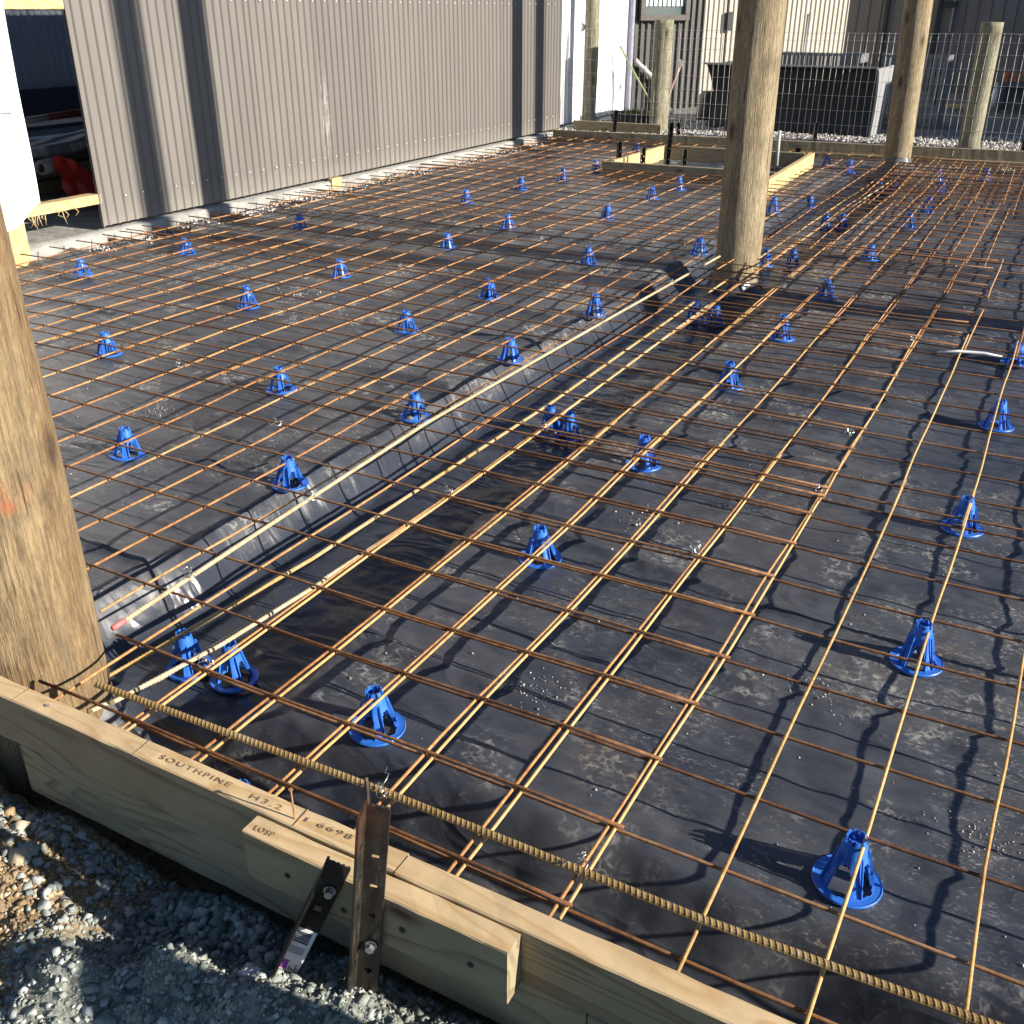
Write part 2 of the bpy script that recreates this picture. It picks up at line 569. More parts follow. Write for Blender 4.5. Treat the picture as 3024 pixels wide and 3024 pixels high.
# ------------------------------------------------------------------ ground (one sheet to the horizon)
def far_line(x):
    return 9.99 + .114 * (x + 3.88)


def g2(x, y, cx, cy, sx, sy):
    return np.exp(-.5 * (((x - cx) / sx) ** 2 + ((y - cy) / sy) ** 2))


def near_ground(x, y):
    z = -.235 + 0 * x
    z = z + .15 * g2(x, y, .615, -.34, .10, .07) + .085 * g2(x, y, .95, -.215, .10, .05) + .085 * g2(x, y, .70, -.225, .085, .045) + .10 * g2(x, y, .40, -.315, .055, .04) + .085 * g2(x, y, .24, -.40, .06, .035)
    z = z + .075 * g2(x, y, -.16, -.30, .12, .07) - .03 * g2(x, y, .25, -.2, .3, .06) + .03 * g2(x, y, .2, -.46, .2, .08)
    z = z + .745 * g2(x, y, 1.80, -.27, .17, .12)  # unseen heap off the right side, added to shade the near ground
    z = z + .022 * n1(x * 9, y * 9) + .011 * n2(x * 25, y * 25) + .006 * n3(x * 62, y * 62)
    return z


def ground_z(x, y):
    zn = near_ground(x, y)
    blend = sstep(-3, -1.2, x) * (1 - sstep(2.4, 4, x)) * sstep(-2.2, -1.0, y)
    z = -.22 + (zn + .22) * blend
    inside = (y > -.104)
    z = np.where(inside, -.36, z)
    s = y - far_line(x)
    far = -.05 + .02 * n1(x * 1.2, y * 1.2) + .006 * n2(x * 6, y * 6)
    far = far + .07 * g2(x, y, -3.4, 12.2, .8, .4) + .10 * sstep(12.3, 15, y)
    z = np.where(s > -.05, -.36 + (far + .36) * sstep(0, .06, s), z)
    z = np.where((x < -4.2) & (y > -.2) & (y < 10.5), -.16, z)
    return z


gx = np.concatenate([[-60, -40, -25, -15], np.arange(-10, -4.4, .7), np.arange(-4.4, -1, .1), np.arange(-1, 1.5, .006), np.arange(1.5, 3, .04), np.arange(3, 9, .5), [12, 20, 35, 60]])
gy = np.concatenate([[-60, -30, -15, -6, -3, -2, -1.5], np.arange(-1.2, -.62, .03), np.arange(-.62, -.116, .006), [-.112, -.10], np.arange(0, 9.6, .8), np.arange(9.7, 13.5, .07), np.arange(13.6, 20, .4), [24, 35, 60, 120]])
GX, GY = np.meshgrid(gx, gy)
tag(gridmesh('ground', GX, GY, ground_z(GX, GY), M['ground']), kind='structure')

# ------------------------------------------------------------------ poles
P0, P1, P2 = (-.41, .085), (-.222, 4.90), (-.10, 9.62)


def pole(x, y, r, z0, z1, m, label, lean=(0, 0), seed=0, name='round_pole', cat='pole', group=None, nz=90):
    th = np.linspace(0, 2 * np.pi, 49)[:-1]
    zz = np.linspace(z0, z1, nz)
    T, Z = np.meshgrid(th, zz)
    nn = Noise(50 + seed)
    rr = r * (1 - .02 * (Z - z0)) + .005 * nn(np.cos(T) * 2 + 9, Z * 1.3 + np.sin(T) * 2) + .0022 * nn(np.cos(T) * 9 + 40, Z * 3 + np.sin(T) * 9)
    X = rr * np.cos(T) + lean[0] * Z + .006 * nn(Z * .9, 3.)
    Y = rr * np.sin(T) + lean[1] * Z
    V = np.stack([X, Y, Z], -1).reshape(-1, 3)
    n, k = len(zz), 48
    i = np.arange(n - 1)[:, None] * k + np.arange(k)[None]
    j = np.arange(n - 1)[:, None] * k + (np.arange(k)[None] + 1) % k
    Q = np.stack([i, j, j + k, i + k], -1).reshape(-1, 4)
    V = list(map(tuple, V))
    Fc = [tuple(q) for q in Q] + [tuple(range((n - 1) * k, n * k))]
    o = pyobj(name, V, Fc, m, None, False)
    o.data.polygons.foreach_set('use_smooth', [True] * (len(Fc) - 1) + [False])
    o.location = (x, y, 0)
    return tag(o, label, cat, group)


pole(*P0, .14, -.42, 3.2, M['pole_near'], 'thick weathered round timber pole with a red paint smear behind the near formwork', seed=1, nz=140)
pole(*P1, .134, -.42, 4.6, M['pole'], 'tall round timber pole standing in the middle of the mesh', seed=2, group='round poles of the lean-to', nz=120)
pole(*P2, .126, -.42, 4.6, M['pole'], 'tall cracked round timber pole against the far formwork board', lean=(-.026, 0), seed=3, group='round poles of the lean-to', nz=120)
for (x, y), lb in (((6.0, 4.80), 'outer round pole off the right side, level with the middle pole'), ((6.0, 10.62), 'outer round pole off the right side, beyond the far formwork')):
    pole(x, y, .135, -.3, 7.0, M['pole'], lb, seed=int(y), group='round poles of the lean-to', nz=20)


# ------------------------------------------------------------------ polythene membrane
def trench(x, y, beam=False):
    """0 on the flat, 1 at the bottom of the ground-beam trenches"""
    wob = .02 * n3(y * 2.1, 7.) + .012 * n4(y * 6., 2.)
    cx = -.04 * sstep(2, 6, y) * 0
    a = sstep(-.63 + wob + cx, -.475 + wob * .6, x) * (1 - sstep(-.03 + wob * .5, .14 - wob, x)) * (1 - sstep(9.1, 9.5, y))
    wob2 = .012 * n2(x * 3.1, 9.) + .008 * n1(x * 8., 1.)
    b = (1 - sstep(.13 + wob2, .275 + wob2, y))
    if beam: return a * (1 - b)
    return np.maximum(a, b)


RID = [(y0, rng.uniform(.014, .036), rng.uniform(.012, .045), rng.uniform(0, 100)) for y0 in np.arange(.55, 9.6, .33) + rng.uniform(-.12, .12, len(np.arange(.55, 9.6, .33)))]


def memb_z(x, y, fine=True):
    t = trench(x, y)
    z = -.100 + .012 * n1(x * 1.3 + 5, y * 1.3) + .006 * n2(x * 3.2, y * 4.1)
    for y0, a, s, ph in RID:
        yc = y0 + .11 * n3(x * .8 + ph, ph) + .03 * n4(x * 2.7, ph)
        d = y - yc
        env = np.clip(.45 + .75 * n2(x * .9 + ph * 3, ph), 0, 1)
        z = z + a * env * np.where(d > 0, np.exp(-np.abs(d) / (s * 2.2)), np.exp(-(d / (s * .55)) ** 2))
    # long open lap on the left
    yc = 2.33 + .03 * n3(x * 1.4, 3.) + .012 * n2(x * 4, 1)
    env = sstep(-4, -3.3, x) * (1 - sstep(-1.35, -.9, x))
    z = z + env * .032 * np.where(y > yc, np.exp(-(y - yc) / .10), np.exp(-((y - yc) / .008) ** 2))
    z = z * (1 - t) + t * (-.250 + .01 * n1(x * 5, y * 5))
    # creases down the steep banks
    tb = trench(x, y, True)
    bank = np.clip(4 * tb * (1 - tb), 0, 1)
    z = z + bank * (.040 * n4(y * 3.1 + x * 2.2, 2.) + .026 * np.abs(n3(y * 6.5 + x * 7, x * 3.)) + .012 * n2(x * 9 + y * 3, y * 4))
    z = z + .0045 * np.abs(n1(x * 6 + y * 3, y * 7 - x * 2)) + .003 * n4(x * 14, y * 17)
    # turned up against the formwork, the poles and the slab
    z = z + sstep(-.030, -.064, y) * .20
    for (px, py), r in ((P0, .14), (P1, .134), (P2, .126)):
        d = np.hypot(x - px, y - py) - r
        z = z + np.exp(-np.clip(d, -.05, 9) / .05) * (.105 + .05 * n3(x * 11, y * 11))
    z = z + sstep(-3.93, -4.06, x) * (.02 + .02 * n3(3., y * 5)) + .05 * sstep(9.75, 9.95, y)
    if fine:
        z = z + .0016 * n2(x * 37, y * 45) * (1 - sstep(3, 5, y))
    return z


mx = np.concatenate([np.arange(-4.085, -.75, .024), np.arange(-.75, .25, .011), np.arange(.25, 1.9, .014), np.arange(1.9, 4.7, .05)])
my = np.concatenate([[-.0655, -.062, -.056, -.05, -.043, -.036], np.arange(-.03, .4, .0085), np.arange(.4, 3, .0125), np.arange(3, 5.6, .02), np.arange(5.6, 9.9, .03)])
MX, MY = np.meshgrid(mx, my)
mem = gridmesh('polythene_sheet', MX, MY, memb_z(MX, MY), M['membrane'])
tag(mem, 'crinkled black polythene damp proof sheet lying under all the steel mesh', 'plastic sheet')
dust = np.clip(.66 + .48 * sstep(.8, -.8, MX) + .55 * sstep(1.2, 4, MY) * sstep(1.6, -1, MX) + .22 * n2(MX * .7, MY * .7), .12, 1.15)
dust = dust * (1 - .93 * np.clip(trench(MX, MY, True) * 1.6, 0, 1))
at = mem.data.attributes.new('dust', 'FLOAT', 'POINT')
at.data.foreach_set('value', dust.astype(np.float32).ravel())

# ------------------------------------------------------------------ reinforcing mesh sheets
BOX = [(-2.44, -.76, 7.84, 9.45)]


def mesh_h(x, y):
    return .006 * n1(x * .9, y * .9) + .0045 * n2(x * 2.3 + 4, y * 2.3)


def blocked(x, y):
    for x0, x1, y0, y1 in BOX:
        if x0 < x < x1 and y0 < y < y1: return True
    for (px, py), r in ((P0, .14), (P1, .134), (P2, .126)):
        if (x - px) ** 2 + (y - py) ** 2 < (r + .012) ** 2: return True
    return y > far_line(x) - .06 or x < -4.09


def wire(name, a, b, zoff, rad, m, parent, jit):
    a, b = np.array(a), np.array(b)
    Lh = np.hypot(*(b - a))
    n = max(2, int(Lh / .05))
    segs, cur = [], []
    d = (b - a) / Lh
    nrm = np.array([-d[1], d[0]])
    ph = random.random() * 50
    for i in range(n + 1):
        p = a + (b - a) * i / n + nrm * jit * .0055 * float(n3(i * .12 + ph, ph))
        if blocked(p[0], p[1]):
            if len(cur) > 1: segs.append(cur)
            cur = []
        else:
            cur.append((p[0], p[1], float(mesh_h(p[0], p[1])) + zoff))
    if len(cur) > 1: segs.append(cur)
    if not segs: return
    for s in segs:
        keep = [s[0]] + s[3:-2:3] + [s[-1]]
        v, f = tube_arrays(keep, rad, 7)
        pyobj(name, v, f, m, parent, True)


def sheet(label, x0, x1, y0, y1, lx, ly, zl, zt, rot=0., pale=False):
    """lx: x of the long wires (running along y), ly: y of the cross wires"""
    t = thing('mesh_sheet', label, 'mesh sheet', ((x0 + x1) / 2, (y0 + y1) / 2, 0), 'welded steel mesh sheets')
    c, s = math.cos(rot), math.sin(rot)
    ox, oy = (x0 + x1) / 2, (y0 + y1) / 2

    def rt2(x, y):
        return (ox + (x - ox) * c - (y - oy) * s, oy + (x - ox) * s + (y - oy) * c)
    t.location = (0, 0, 0)
    for x in lx:
        e = random.uniform(-.006, .006)
        wire('long_wire', rt2(x, y0 + e), rt2(x, y1 + e), zl, .0036, M['wire_pale'] if pale else M['wire'], t, 1)
    for y in ly:
        e = random.uniform(-.006, .006)
        wire('cross_wire', rt2(x0 + e, y), rt2(x1 + e, y), zt, .0036, M['wire_dark'], t, 1)  # darker colour stands for the dim light along these wires


ROWS = [(-.035, 1.99, 'nearest the camera'), (1.74, 3.74, 'second from the camera'), (3.53, 5.47, 'third from the camera'),
        (5.30, 7.30, 'fourth from the camera'), (7.12, 9.02, 'fifth from the camera'), (8.78, 10.0, 'against the far formwork')]
for k, (y0, y1, nm) in enumerate(ROWS):
    nT = int((y1 - y0) / .2055)
    ly = [y0 + .035 + .2055 * i for i in range(nT + 1) if y0 + .035 + .2055 * i < y1 - .02]
    xr = 1.025 if k != 2 else 1.18
    odd = k % 2
    lx = [-.2 * i + (0 if not odd else .012) + .0 for i in range(-5, 20) if -.2 * i > -3.95]
    sheet('rusty welded mesh sheet on the shed side, row ' + nm, -3.98, xr, y0, y1, lx, ly, .001 * odd, .0085 + .001 * odd, R(.25 * (k - 1)) * .6)
    off = (.016, .011, .010, .1, .1, .08)[k]
    lxb = [i * .2 + off for i in range(0, 19)]
    dense = [v + (.012 if k < 3 else .04) for v in ly]
    sheet('rusty welded mesh sheet right of the trench, row ' + nm, -.03, 3.85, y0 + (0, .04, .02, .0, 0, 0)[k], y1 + .05, lxb, dense if k else [v + .002 for v in ly], .001 + .001 * odd, -.0078 + (.0 if k < 3 else .018), R((0, .3, .5, 1.2, 1.6, 2.0)[k]), pale=(k < 2))
# extra sheets lapped over one another beside the far pole
for (x0, x1, y0, y1, rz, nm) in ((-.1, 3.6, 7.5, 9.45, 2.2, 'lapped on top in front of the far pole'),):
    sheet('rusty welded mesh sheet ' + nm, x0, x1, y0, y1, [x0 + .09 + .2 * i for i in range(18)], [y0 + .09 + .2 * i for i in range(int((y1 - y0) / .2))], .017, .025, R(rz))


# ------------------------------------------------------------------ deformed bars
def rib_bar(name, pts, rad, m, label, group, pitch=.0105, n=10, loc=None):
    P = [np.array(p, float) for p in pts]
    seg = [np.linalg.norm(P[i + 1] - P[i]) for i in range(len(P) - 1)]
    tot = sum(seg)
    nn = int(tot / pitch) * 4
    cum = np.concatenate([[0], np.cumsum(seg)])
    S_ = np.linspace(0, tot, nn)
    XYZ = np.stack([np.interp(S_, cum, [p[k] for p in P]) for k in range(3)], -1)
    D = np.gradient(XYZ, axis=0)
    D /= np.linalg.norm(D, axis=1)[:, None]
    side = np.cross(D, [0, 0, 1.])
    side /= np.linalg.norm(side, axis=1)[:, None]
    upn = np.cross(side, D)
    V = np.zeros((nn, n, 3))
    for k in range(n):
        a = 2 * math.pi * k / n
        ph = (np.arange(nn) % 4 == 0)
        r = rad * (.95 + .17 * abs(math.sin(a)) ** .6 * ph)
        if k in (0, n // 2): r = np.full(nn, rad * 1.09)         # the two lengthwise ribs
        V[:, k] = XYZ + side * (math.cos(a) * r)[:, None] + upn * (math.sin(a) * r)[:, None] + D * (.0042 * math.cos(a))
    i = np.arange(nn - 1)[:, None] * n + np.arange(n)[None]
    j = np.arange(nn - 1)[:, None] * n + (np.arange(n)[None] + 1) % n
    Q = np.stack([i, j, j + n, i + n], -1).reshape(-1, 4)
    Fc = [tuple(q) for q in Q] + [tuple(range(n))[::-1], tuple(range((nn - 1) * n, nn * n))]
    o = pyobj(name, V.reshape(-1, 3), Fc, m, None, False)
    return tag(o, label, 'reinforcing bar', group)


GB = 'deformed reinforcing bars'
rib_bar('deformed_bar', [(-.145, .033, .022), (.6, .058, .022), (1.21, .062, .022), (1.66, .085, .022), (2.6, .10, .02)], .0076, M['rebar_edge'], 'thick ribbed ochre bar lying along the near formwork', GB)
rib_bar('deformed_bar', [(-.285, .21, .020), (-.31, .77, .021), (-.345, 1.65, .021), (-.31, 3.2, .022), (-.265, 4.69, .024)], .0060, M['rebar_grey'], 'pale grey ribbed bar with a pink end lying on the mesh over the trench', GB)
rib_bar('deformed_bar', [(-.335, .10, -.128), (-.30, .45, -.128), (-.262, .9, -.130), (-.245, 1.64, -.130), (-.225, 2.4, -.13), (-.235, 4.2, -.13), (-.22, 7.2, -.13), (-.2, 9.2, -.13)], .0058, M['rebar'], 'ribbed orange bar low in the trench on its left line of chairs', GB)
rib_bar('deformed_bar', [(-.255, .08, -.127), (-.208, .25, -.127), (-.158, .75, -.128), (-.115, 1.66, -.129), (-.13, 2.2, -.13), (-.145, 4.2, -.13), (-.11, 7.2, -.13), (-.06, 9.2, -.13)], .0058, M['rebar_grey'], 'pale bar low in the trench on its right line of chairs', GB)
rib_bar('deformed_bar', [(-.225, .12, -.118), (-.172, .42, -.120), (-.14, .82, -.121)], .0058, M['rebar_grey'], 'short pale bar lying doubled against the right trench bar', GB)
tag(tube('pink_end', [(-.285, .205, .020), (-.2865, .245, .020)], .0072, plain('pink_paint', (.75, .16, .16), .6)), 'pink painted tip on the end of the pale bar by the near pole', 'paint mark')

# bent starter bars out of the shed slab
for i, y in enumerate((3.55, 3.95, 4.5, 5.15, 5.75, 6.5, 7.3, 8.1, 8.9)):
    o = tube('starter_bar', [(-4.1, y, -.045), (-3.98, y, -.045), (-3.80, y + .02, -.035), (-3.76, y + .02, -.03), (-3.75, y + .02, .03)], .006, M['wire'])
    tag(o, 'short rusty bar turned up at its end, %s along the shed slab from the opening' % ('first', 'second', 'third', 'fourth', 'fifth', 'sixth', 'seventh', 'eighth', 'ninth')[i], 'starter bar', 'bars poking out of the shed slab')


# ------------------------------------------------------------------ bar chairs
def chair_parts():
    # flat dished base ring with four notches
    n = 64
    V, Fc = [], []
    prof = [(.0425, .0035), (.0445, .0050), (.0490, .0045), (.0590, .0050), (.0620, .0062), (.0635, .0040), (.0620, .0), (.0440, .0), (.0425, .0012)]
    for k in range(n):
        a = 2 * math.pi * k / n
        notch = .004 if (k % 16) in (7, 8, 9) else 0
        for i, (r, z) in enumerate(prof):
            rr = r + (notch if r < .046 else 0)
            V.append((rr * math.cos(a), rr * math.sin(a), z))
    m = len(prof)
    for k in range(n):
        for i in range(m):
            Fc.append((k * m + i, ((k + 1) % n) * m + i, ((k + 1) % n) * m + (i + 1) % m, k * m + (i + 1) % m))
    ring = bpy.data.meshes.new('base_ring')
    ring.from_pydata(V, [], Fc)
    # cone body with four arches and a castellated rim
    bm = bmesh.new()
    NT, zs = 64, [0.003, .016, .030, .042, .050, .056, .062, .072, .084, .092, .0965, .101]
    rows = []
    for z in zs:
        f = (z / .101)
        r = .0445 * (1 - f) + .0185 * f - .003 * math.sin(math.pi * f)
        rows.append([bm.verts.new((r * math.cos(2 * math.pi * k / NT), r * math.sin(2 * math.pi * k / NT), z)) for k in range(NT)])
    for i in range(len(zs) - 1):
        zm = (zs[i] + zs[i + 1]) / 2
        for k in range(NT):
            ph = ((k + .5) % 16) - 8          # arch centre every 90 degrees
            hw = 5.2 if zm < .045 else (4.3 if zm < .053 else (3.1 if zm < .059 else 0))
            if abs(ph) < hw: continue
            if zm > .0925 and (k % 8) in (0, 1, 2): continue
            bm.faces.new((rows[i][k], rows[i][(k + 1) % NT], rows[i + 1][(k + 1) % NT], rows[i + 1][k]))
    bmesh.ops.delete(bm, geom=[v for v in bm.verts if not v.link_faces], context='VERTS')
    bmesh.ops.recalc_face_normals(bm, faces=bm.faces)
    bmesh.ops.solidify(bm, geom=list(bm.faces), thickness=.0022)
    bmesh.ops.recalc_face_normals(bm, faces=bm.faces)
    body = bpy.data.meshes.new('cone_body')
    bm.to_mesh(body)
    bm.free()
    # a stiffening rib: two fins at the side of a leg
    bm = bmesh.new()
    for s in (-1, 1):
        a = s * R(14)
        d = Vector((math.cos(a), math.sin(a), 0))
        p = Vector((-math.sin(a), math.cos(a), 0)) * .0009
        pts = [d * .042 + Vector((0, 0, .003)), d * .0485 + Vector((0, 0, .004)), d * .0300 + Vector((0, 0, .072)), d * .0255 + Vector((0, 0, .074))]
        va = [bm.verts.new(q + p) for q in pts]
        vb = [bm.verts.new(q - p) for q in pts]
        bm.faces.new(va)
        bm.faces.new(vb[::-1])
        for i in range(4): bm.faces.new((va[i], vb[i], vb[(i + 1) % 4], va[(i + 1) % 4]))
    bmesh.ops.recalc_face_normals(bm, faces=bm.faces)
    rib = bpy.data.meshes.new('rib')
    bm.to_mesh(rib)
    bm.free()
    # crossed cradle inside the rim that the wire sits in
    bm = bmesh.new()
    add_box(bm, (0, 0, .084), (.034, .0022, .012))
    add_box(bm, (0, 0, .0835), (.0022, .0345, .0125))
    cr = bpy.data.meshes.new('cradle')
    bm.to_mesh(cr)
    bm.free()
    for me in (ring, body, rib, cr):
        me.materials.append(M['blue'])
    return ring, body, rib, cr


RING, BODY, RIB, CRADLE = chair_parts()


def make_chair():
    t = thing('bar_chair', 'blue plastic bar chair', 'bar chair', (0, 0, 0), 'blue bar chairs under the steel')
    for nm, me, az in (('base_ring', RING, 0), ('cone_body', BODY, 0), ('cradle', CRADLE, 0)) + tuple(('rib', RIB, R(90 * q)) for q in range(4)):
        o = bpy.data.objects.new(nm, me)
        COL.objects.link(o)
        o.parent = t
        o.rotation_euler = (0, 0, az)
    return t


def copy_thing(r):
    c = r.copy()
    COL.objects.link(c)
    for ch in list(r.children):
        k = ch.copy()
        COL.objects.link(k)
        k.parent = c
    return c


ORD = ['nearest', 'second', 'third', 'fourth', 'fifth', 'sixth', 'seventh', 'eighth', 'ninth', 'tenth', 'eleventh', 'twelfth']
LINES = [
    ('nearest the shed wall', [(-3.52, 2.85), (-3.46, 3.62), (-3.35, 4.62), (-2.84, 6.09), (-2.77, 6.90), (-2.69, 7.57), (-2.63, 8.17), (-2.78, 9.53)]),
    ('second out from the shed wall', [(-2.25, 1.91), (-2.26, 2.86), (-2.21, 3.60), (-2.06, 4.55), (-2.03, 5.32)]),
    ('third out from the shed wall', [(-1.27, 1.13), (-1.23, 1.91), (-1.25, 2.87), (-1.22, 3.63), (-1.08, 4.63), (-1.58, 6.05), (-1.59, 6.99), (-1.58, 7.61)]),
    ('along the trench left bank', [(-.60, 1.21), (-.57, 1.92), (-.59, 2.72), (-.57, 3.60), (-.57, 5.23), (-.56, 6.95), (-.52, 8.02), (-.77, 9.66)]),
    ('of left chairs in the trench', [(-.30, .42), (-.20, 2.36), (-.23, 4.22), (-.26, 5.72), (-.20, 7.22), (-.49, 9.40)]),
    ('of right chairs in the trench', [(-.16, .44), (-.11, 2.34), (-.11, 4.20), (-.09, 5.79), (-.08, 7.26), (-.16, 9.2), (.0, 9.12)]),
    ('just right of the trench', [(.39, .32), (.36, 1.17), (.37, 1.94), (.38, 2.87), (.39, 3.68), (.41, 4.50), (.44, 5.54), (.47, 6.80), (.49, 7.56), (.47, 8.46), (.35, 9.16), (.73, 9.42)]),
    ('nearest the right edge', [(1.40, .38), (1.40, 1.17), (1.41, 1.96), (1.42, 2.92), (1.42, 3.74)]),
]
proto = make_chair()
first = True
for nm, pts in LINES:
    for i, (x, y) in enumerate(pts):
        c = proto if first else copy_thing(proto)
        first = False
        low = float(trench(np.array([x]), np.array([y]))[0]) > .5
        zb = float(max(memb_z(np.array([x + dx]), np.array([y + dy]), False)[0] for dx, dy in ((0, 0), (.04, 0), (-.04, 0), (0, .04), (0, -.04), (.06, 0), (-.06, 0)))) - .001
        if low: zb = -.236
        top = -.134 if low else -.001
        c.location = (x, y, zb)
        sc_z = (top - zb) / .090
        c.scale = (1, 1, min(1.22, max(.9, sc_z)))
        c.rotation_euler = (random.uniform(-.03, .03), random.uniform(-.03, .03), R(45) + random.uniform(-.35, .35))
        c['label'] = 'blue bar chair, %s from the front, line %s' % (ORD[i] if i else 'first', nm)
c = copy_thing(proto)
c.location = (.215, .055, -.222)
c.scale = (1, 1, 1)
c.rotation_euler = (.05, .12, .4)
c['label'] = 'blue plastic bar chair half hidden behind the near formwork board'

# ------------------------------------------------------------------ tie wires
SPOTS = [((.8, 1.24), 'on the doubled wires left of the second chair from the right edge'), ((-.3, .47), 'on the pale bar near its pink end'), ((-.31, .98), 'on the pale bar, second from its pink end'),
         ((.6, .055), 'on the thick bar just behind the tall steel peg'), ((1.0, .07), 'hanging from the thick bar, right of the tall steel peg'), ((.0, .21), 'on the first doubled wire beside the near trench chairs'),
         ((.01, 1.24), 'on the first doubled wire beside the trench'), ((-1.6, 1.72), 'on a mesh lap left of the dark fold'), ((-.82, 1.42), 'on a single wire between two left bank chairs'),
         ((-.31, 3.1), 'on the pale bar midway to the middle pole'), ((-.29, 3.95), 'on the pale bar just short of the middle pole'), ((.03, 1.85), 'where the mesh laps at the trench edge'),
         ((1.0, 1.8), 'where the mesh laps ahead of the right edge chairs'), ((.98, 2.3), 'on a doubled wire behind the right edge chairs'), ((1.0, 3.55), 'at the lap right of the off cut strip'), ((-1.78, 3.6), 'at the second mesh lap on the shed side')]


def tie_mesh(seed):
    rr = random.Random(seed)
    bm = bmesh.new()
    pts = [(.014 * math.cos(a), .012 * math.sin(a), .004 + .003 * math.sin(2 * a)) for a in np.linspace(0, 2 * math.pi, 12)]
    add_tube(bm, pts, .0011, 5)
    for s in (1, -1):
        p = [(.012 * s, .0, .006)]
        for i in range(5):
            q = p[-1]
            p.append((q[0] + rr.uniform(-.006, .01) * s, q[1] + rr.uniform(-.008, .008), q[2] + rr.uniform(-.001, .009)))
        add_tube(bm, p, .001, 5)
    pts = [(.006 * math.cos(a) + .004, .004 * math.sin(a), .012 + .0013 * i) for i, a in enumerate(np.linspace(0, 4 * math.pi, 14))]
    add_tube(bm, pts, .001, 5)
    me = bpy.data.meshes.new('tie_wire')
    bm.to_mesh(me)
    bm.free()
    me.materials.append(M['tie'])
    return me


TIES = [tie_mesh(s) for s in range(3)]
for i, ((x, y), lb) in enumerate(SPOTS):
    o = bpy.data.objects.new('tie_wire', TIES[i % 3])
    COL.objects.link(o)
    o.location = (x, y, .008 if lb.find('bar') < 0 else .02)
    o.rotation_euler = (random.uniform(-.3, .3), random.uniform(-.3, .3), random.uniform(0, 6))
    tag(o, 'twisted silver tie ' + lb, 'tie wire', 'twisted tie wires')

# white plastic strip on the mesh, right side
o = tube('plastic_strip', [(1.12, 3.42, .012), (1.20, 3.47, .014), (1.30, 3.49, .014), (1.37, 3.49, .012)], [.004, .007, .007, .002], M['white'], None, 6)
tag(o, 'curved white plastic strip lying on the mesh at the right', 'plastic strip')


# ------------------------------------------------------------------ formwork boards
def board(name, x0, x1, y0, y1, z0, z1, m, label, group='formwork boards', rz=0., parent=None, edge=None):
    """sawn plank with its grain along local x, slightly irregular edges"""
    L_, W_, H_ = x1 - x0, y1 - y0, z1 - z0
    n = max(2, int(L_ / .04))
    rr = np.random.default_rng(int(abs(x0 * 977 + y0 * 331 + z0 * 71) * 10) % 99991)
    V, Fc = [], []
    b = .0028
    prof = [(-W_ / 2 + b, -H_ / 2), (W_ / 2 - b, -H_ / 2), (W_ / 2, -H_ / 2 + b), (W_ / 2, H_ / 2 - b), (W_ / 2 - b, H_ / 2), (-W_ / 2 + b, H_ / 2), (-W_ / 2, H_ / 2 - b), (-W_ / 2, -H_ / 2 + b)]
    for i in range(n + 1):
        x = -L_ / 2 + L_ * i / n
        for (yy, zz) in prof:
            j = rr.normal(0, .0005, 2)
            V.append((x, yy + j[0], zz + j[1]))
    k = len(prof)
    for i in range(n):
        for q in range(k):
            Fc.append((i * k + q, i * k + (q + 1) % k, (i + 1) * k + (q + 1) % k, (i + 1) * k + q))
    Fc.append(tuple(range(k))[::-1])
    Fc.append(tuple(range(n * k, (n + 1) * k)))
    o = pyobj(name, V, Fc, m, parent)
    if edge:                                  # upward faces take the lighter edge material
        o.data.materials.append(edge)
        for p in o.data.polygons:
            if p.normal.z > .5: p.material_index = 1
    o.location = ((x0 + x1) / 2, (y0 + y1) / 2, (z0 + z1) / 2)
    o.rotation_euler = (0, 0, rz)
    if label: tag(o, label, 'timber board', group)
    return o


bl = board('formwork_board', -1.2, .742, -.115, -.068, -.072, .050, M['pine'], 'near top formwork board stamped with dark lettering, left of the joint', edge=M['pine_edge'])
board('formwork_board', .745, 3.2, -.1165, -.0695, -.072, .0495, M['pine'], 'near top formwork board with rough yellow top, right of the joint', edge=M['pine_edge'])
board('formwork_board', -.235, 1.1, -.1135, -.0665, -.205, -.0745, M['pine_olive'], 'lower formwork board with brown knots under the stamped board')
board('formwork_board', 1.103, 3.2, -.1135, -.0665, -.205, -.0745, M['pine_olive'], 'lower formwork board at the right end, under the rough yellow board')
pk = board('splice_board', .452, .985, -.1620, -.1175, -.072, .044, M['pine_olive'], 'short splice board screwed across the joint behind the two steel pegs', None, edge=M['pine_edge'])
bm = bmesh.new()
for x, z in ((-.17, .0), (.07, .0), (.20, -.005), (-.05, -.02)):
    add_tube(bm, [(x, -.0222, z), (x, -.0236, z)], .006, 12)
obj('screw_head', bm, M['peg'], pk)


def text(body, parent, loc, size, m, rz=0., ry=0., name='lettering', rx=0., ext=.0003, width=None):
    cu = bpy.data.curves.new(name, 'FONT')
    cu.body = body
    cu.size = size
    cu.extrude = ext
    cu.resolution_u = 3
    cu.space_character = 1.25
    cu.materials.append(m)
    tmp = bpy.data.objects.new(name, cu)
    COL.objects.link(tmp)
    bpy.context.view_layer.update()
    me = bpy.data.meshes.new_from_object(tmp.evaluated_get(bpy.context.evaluated_depsgraph_get()))
    bpy.data.objects.remove(tmp)
    o = bpy.data.objects.new(name, me)
    COL.objects.link(o)
    if width: o.scale = (width / max(v.co.x for v in me.vertices), 1, 1)
    o.parent = parent
    o.location = loc
    o.rotation_euler = (rx, ry, rz)
    return o


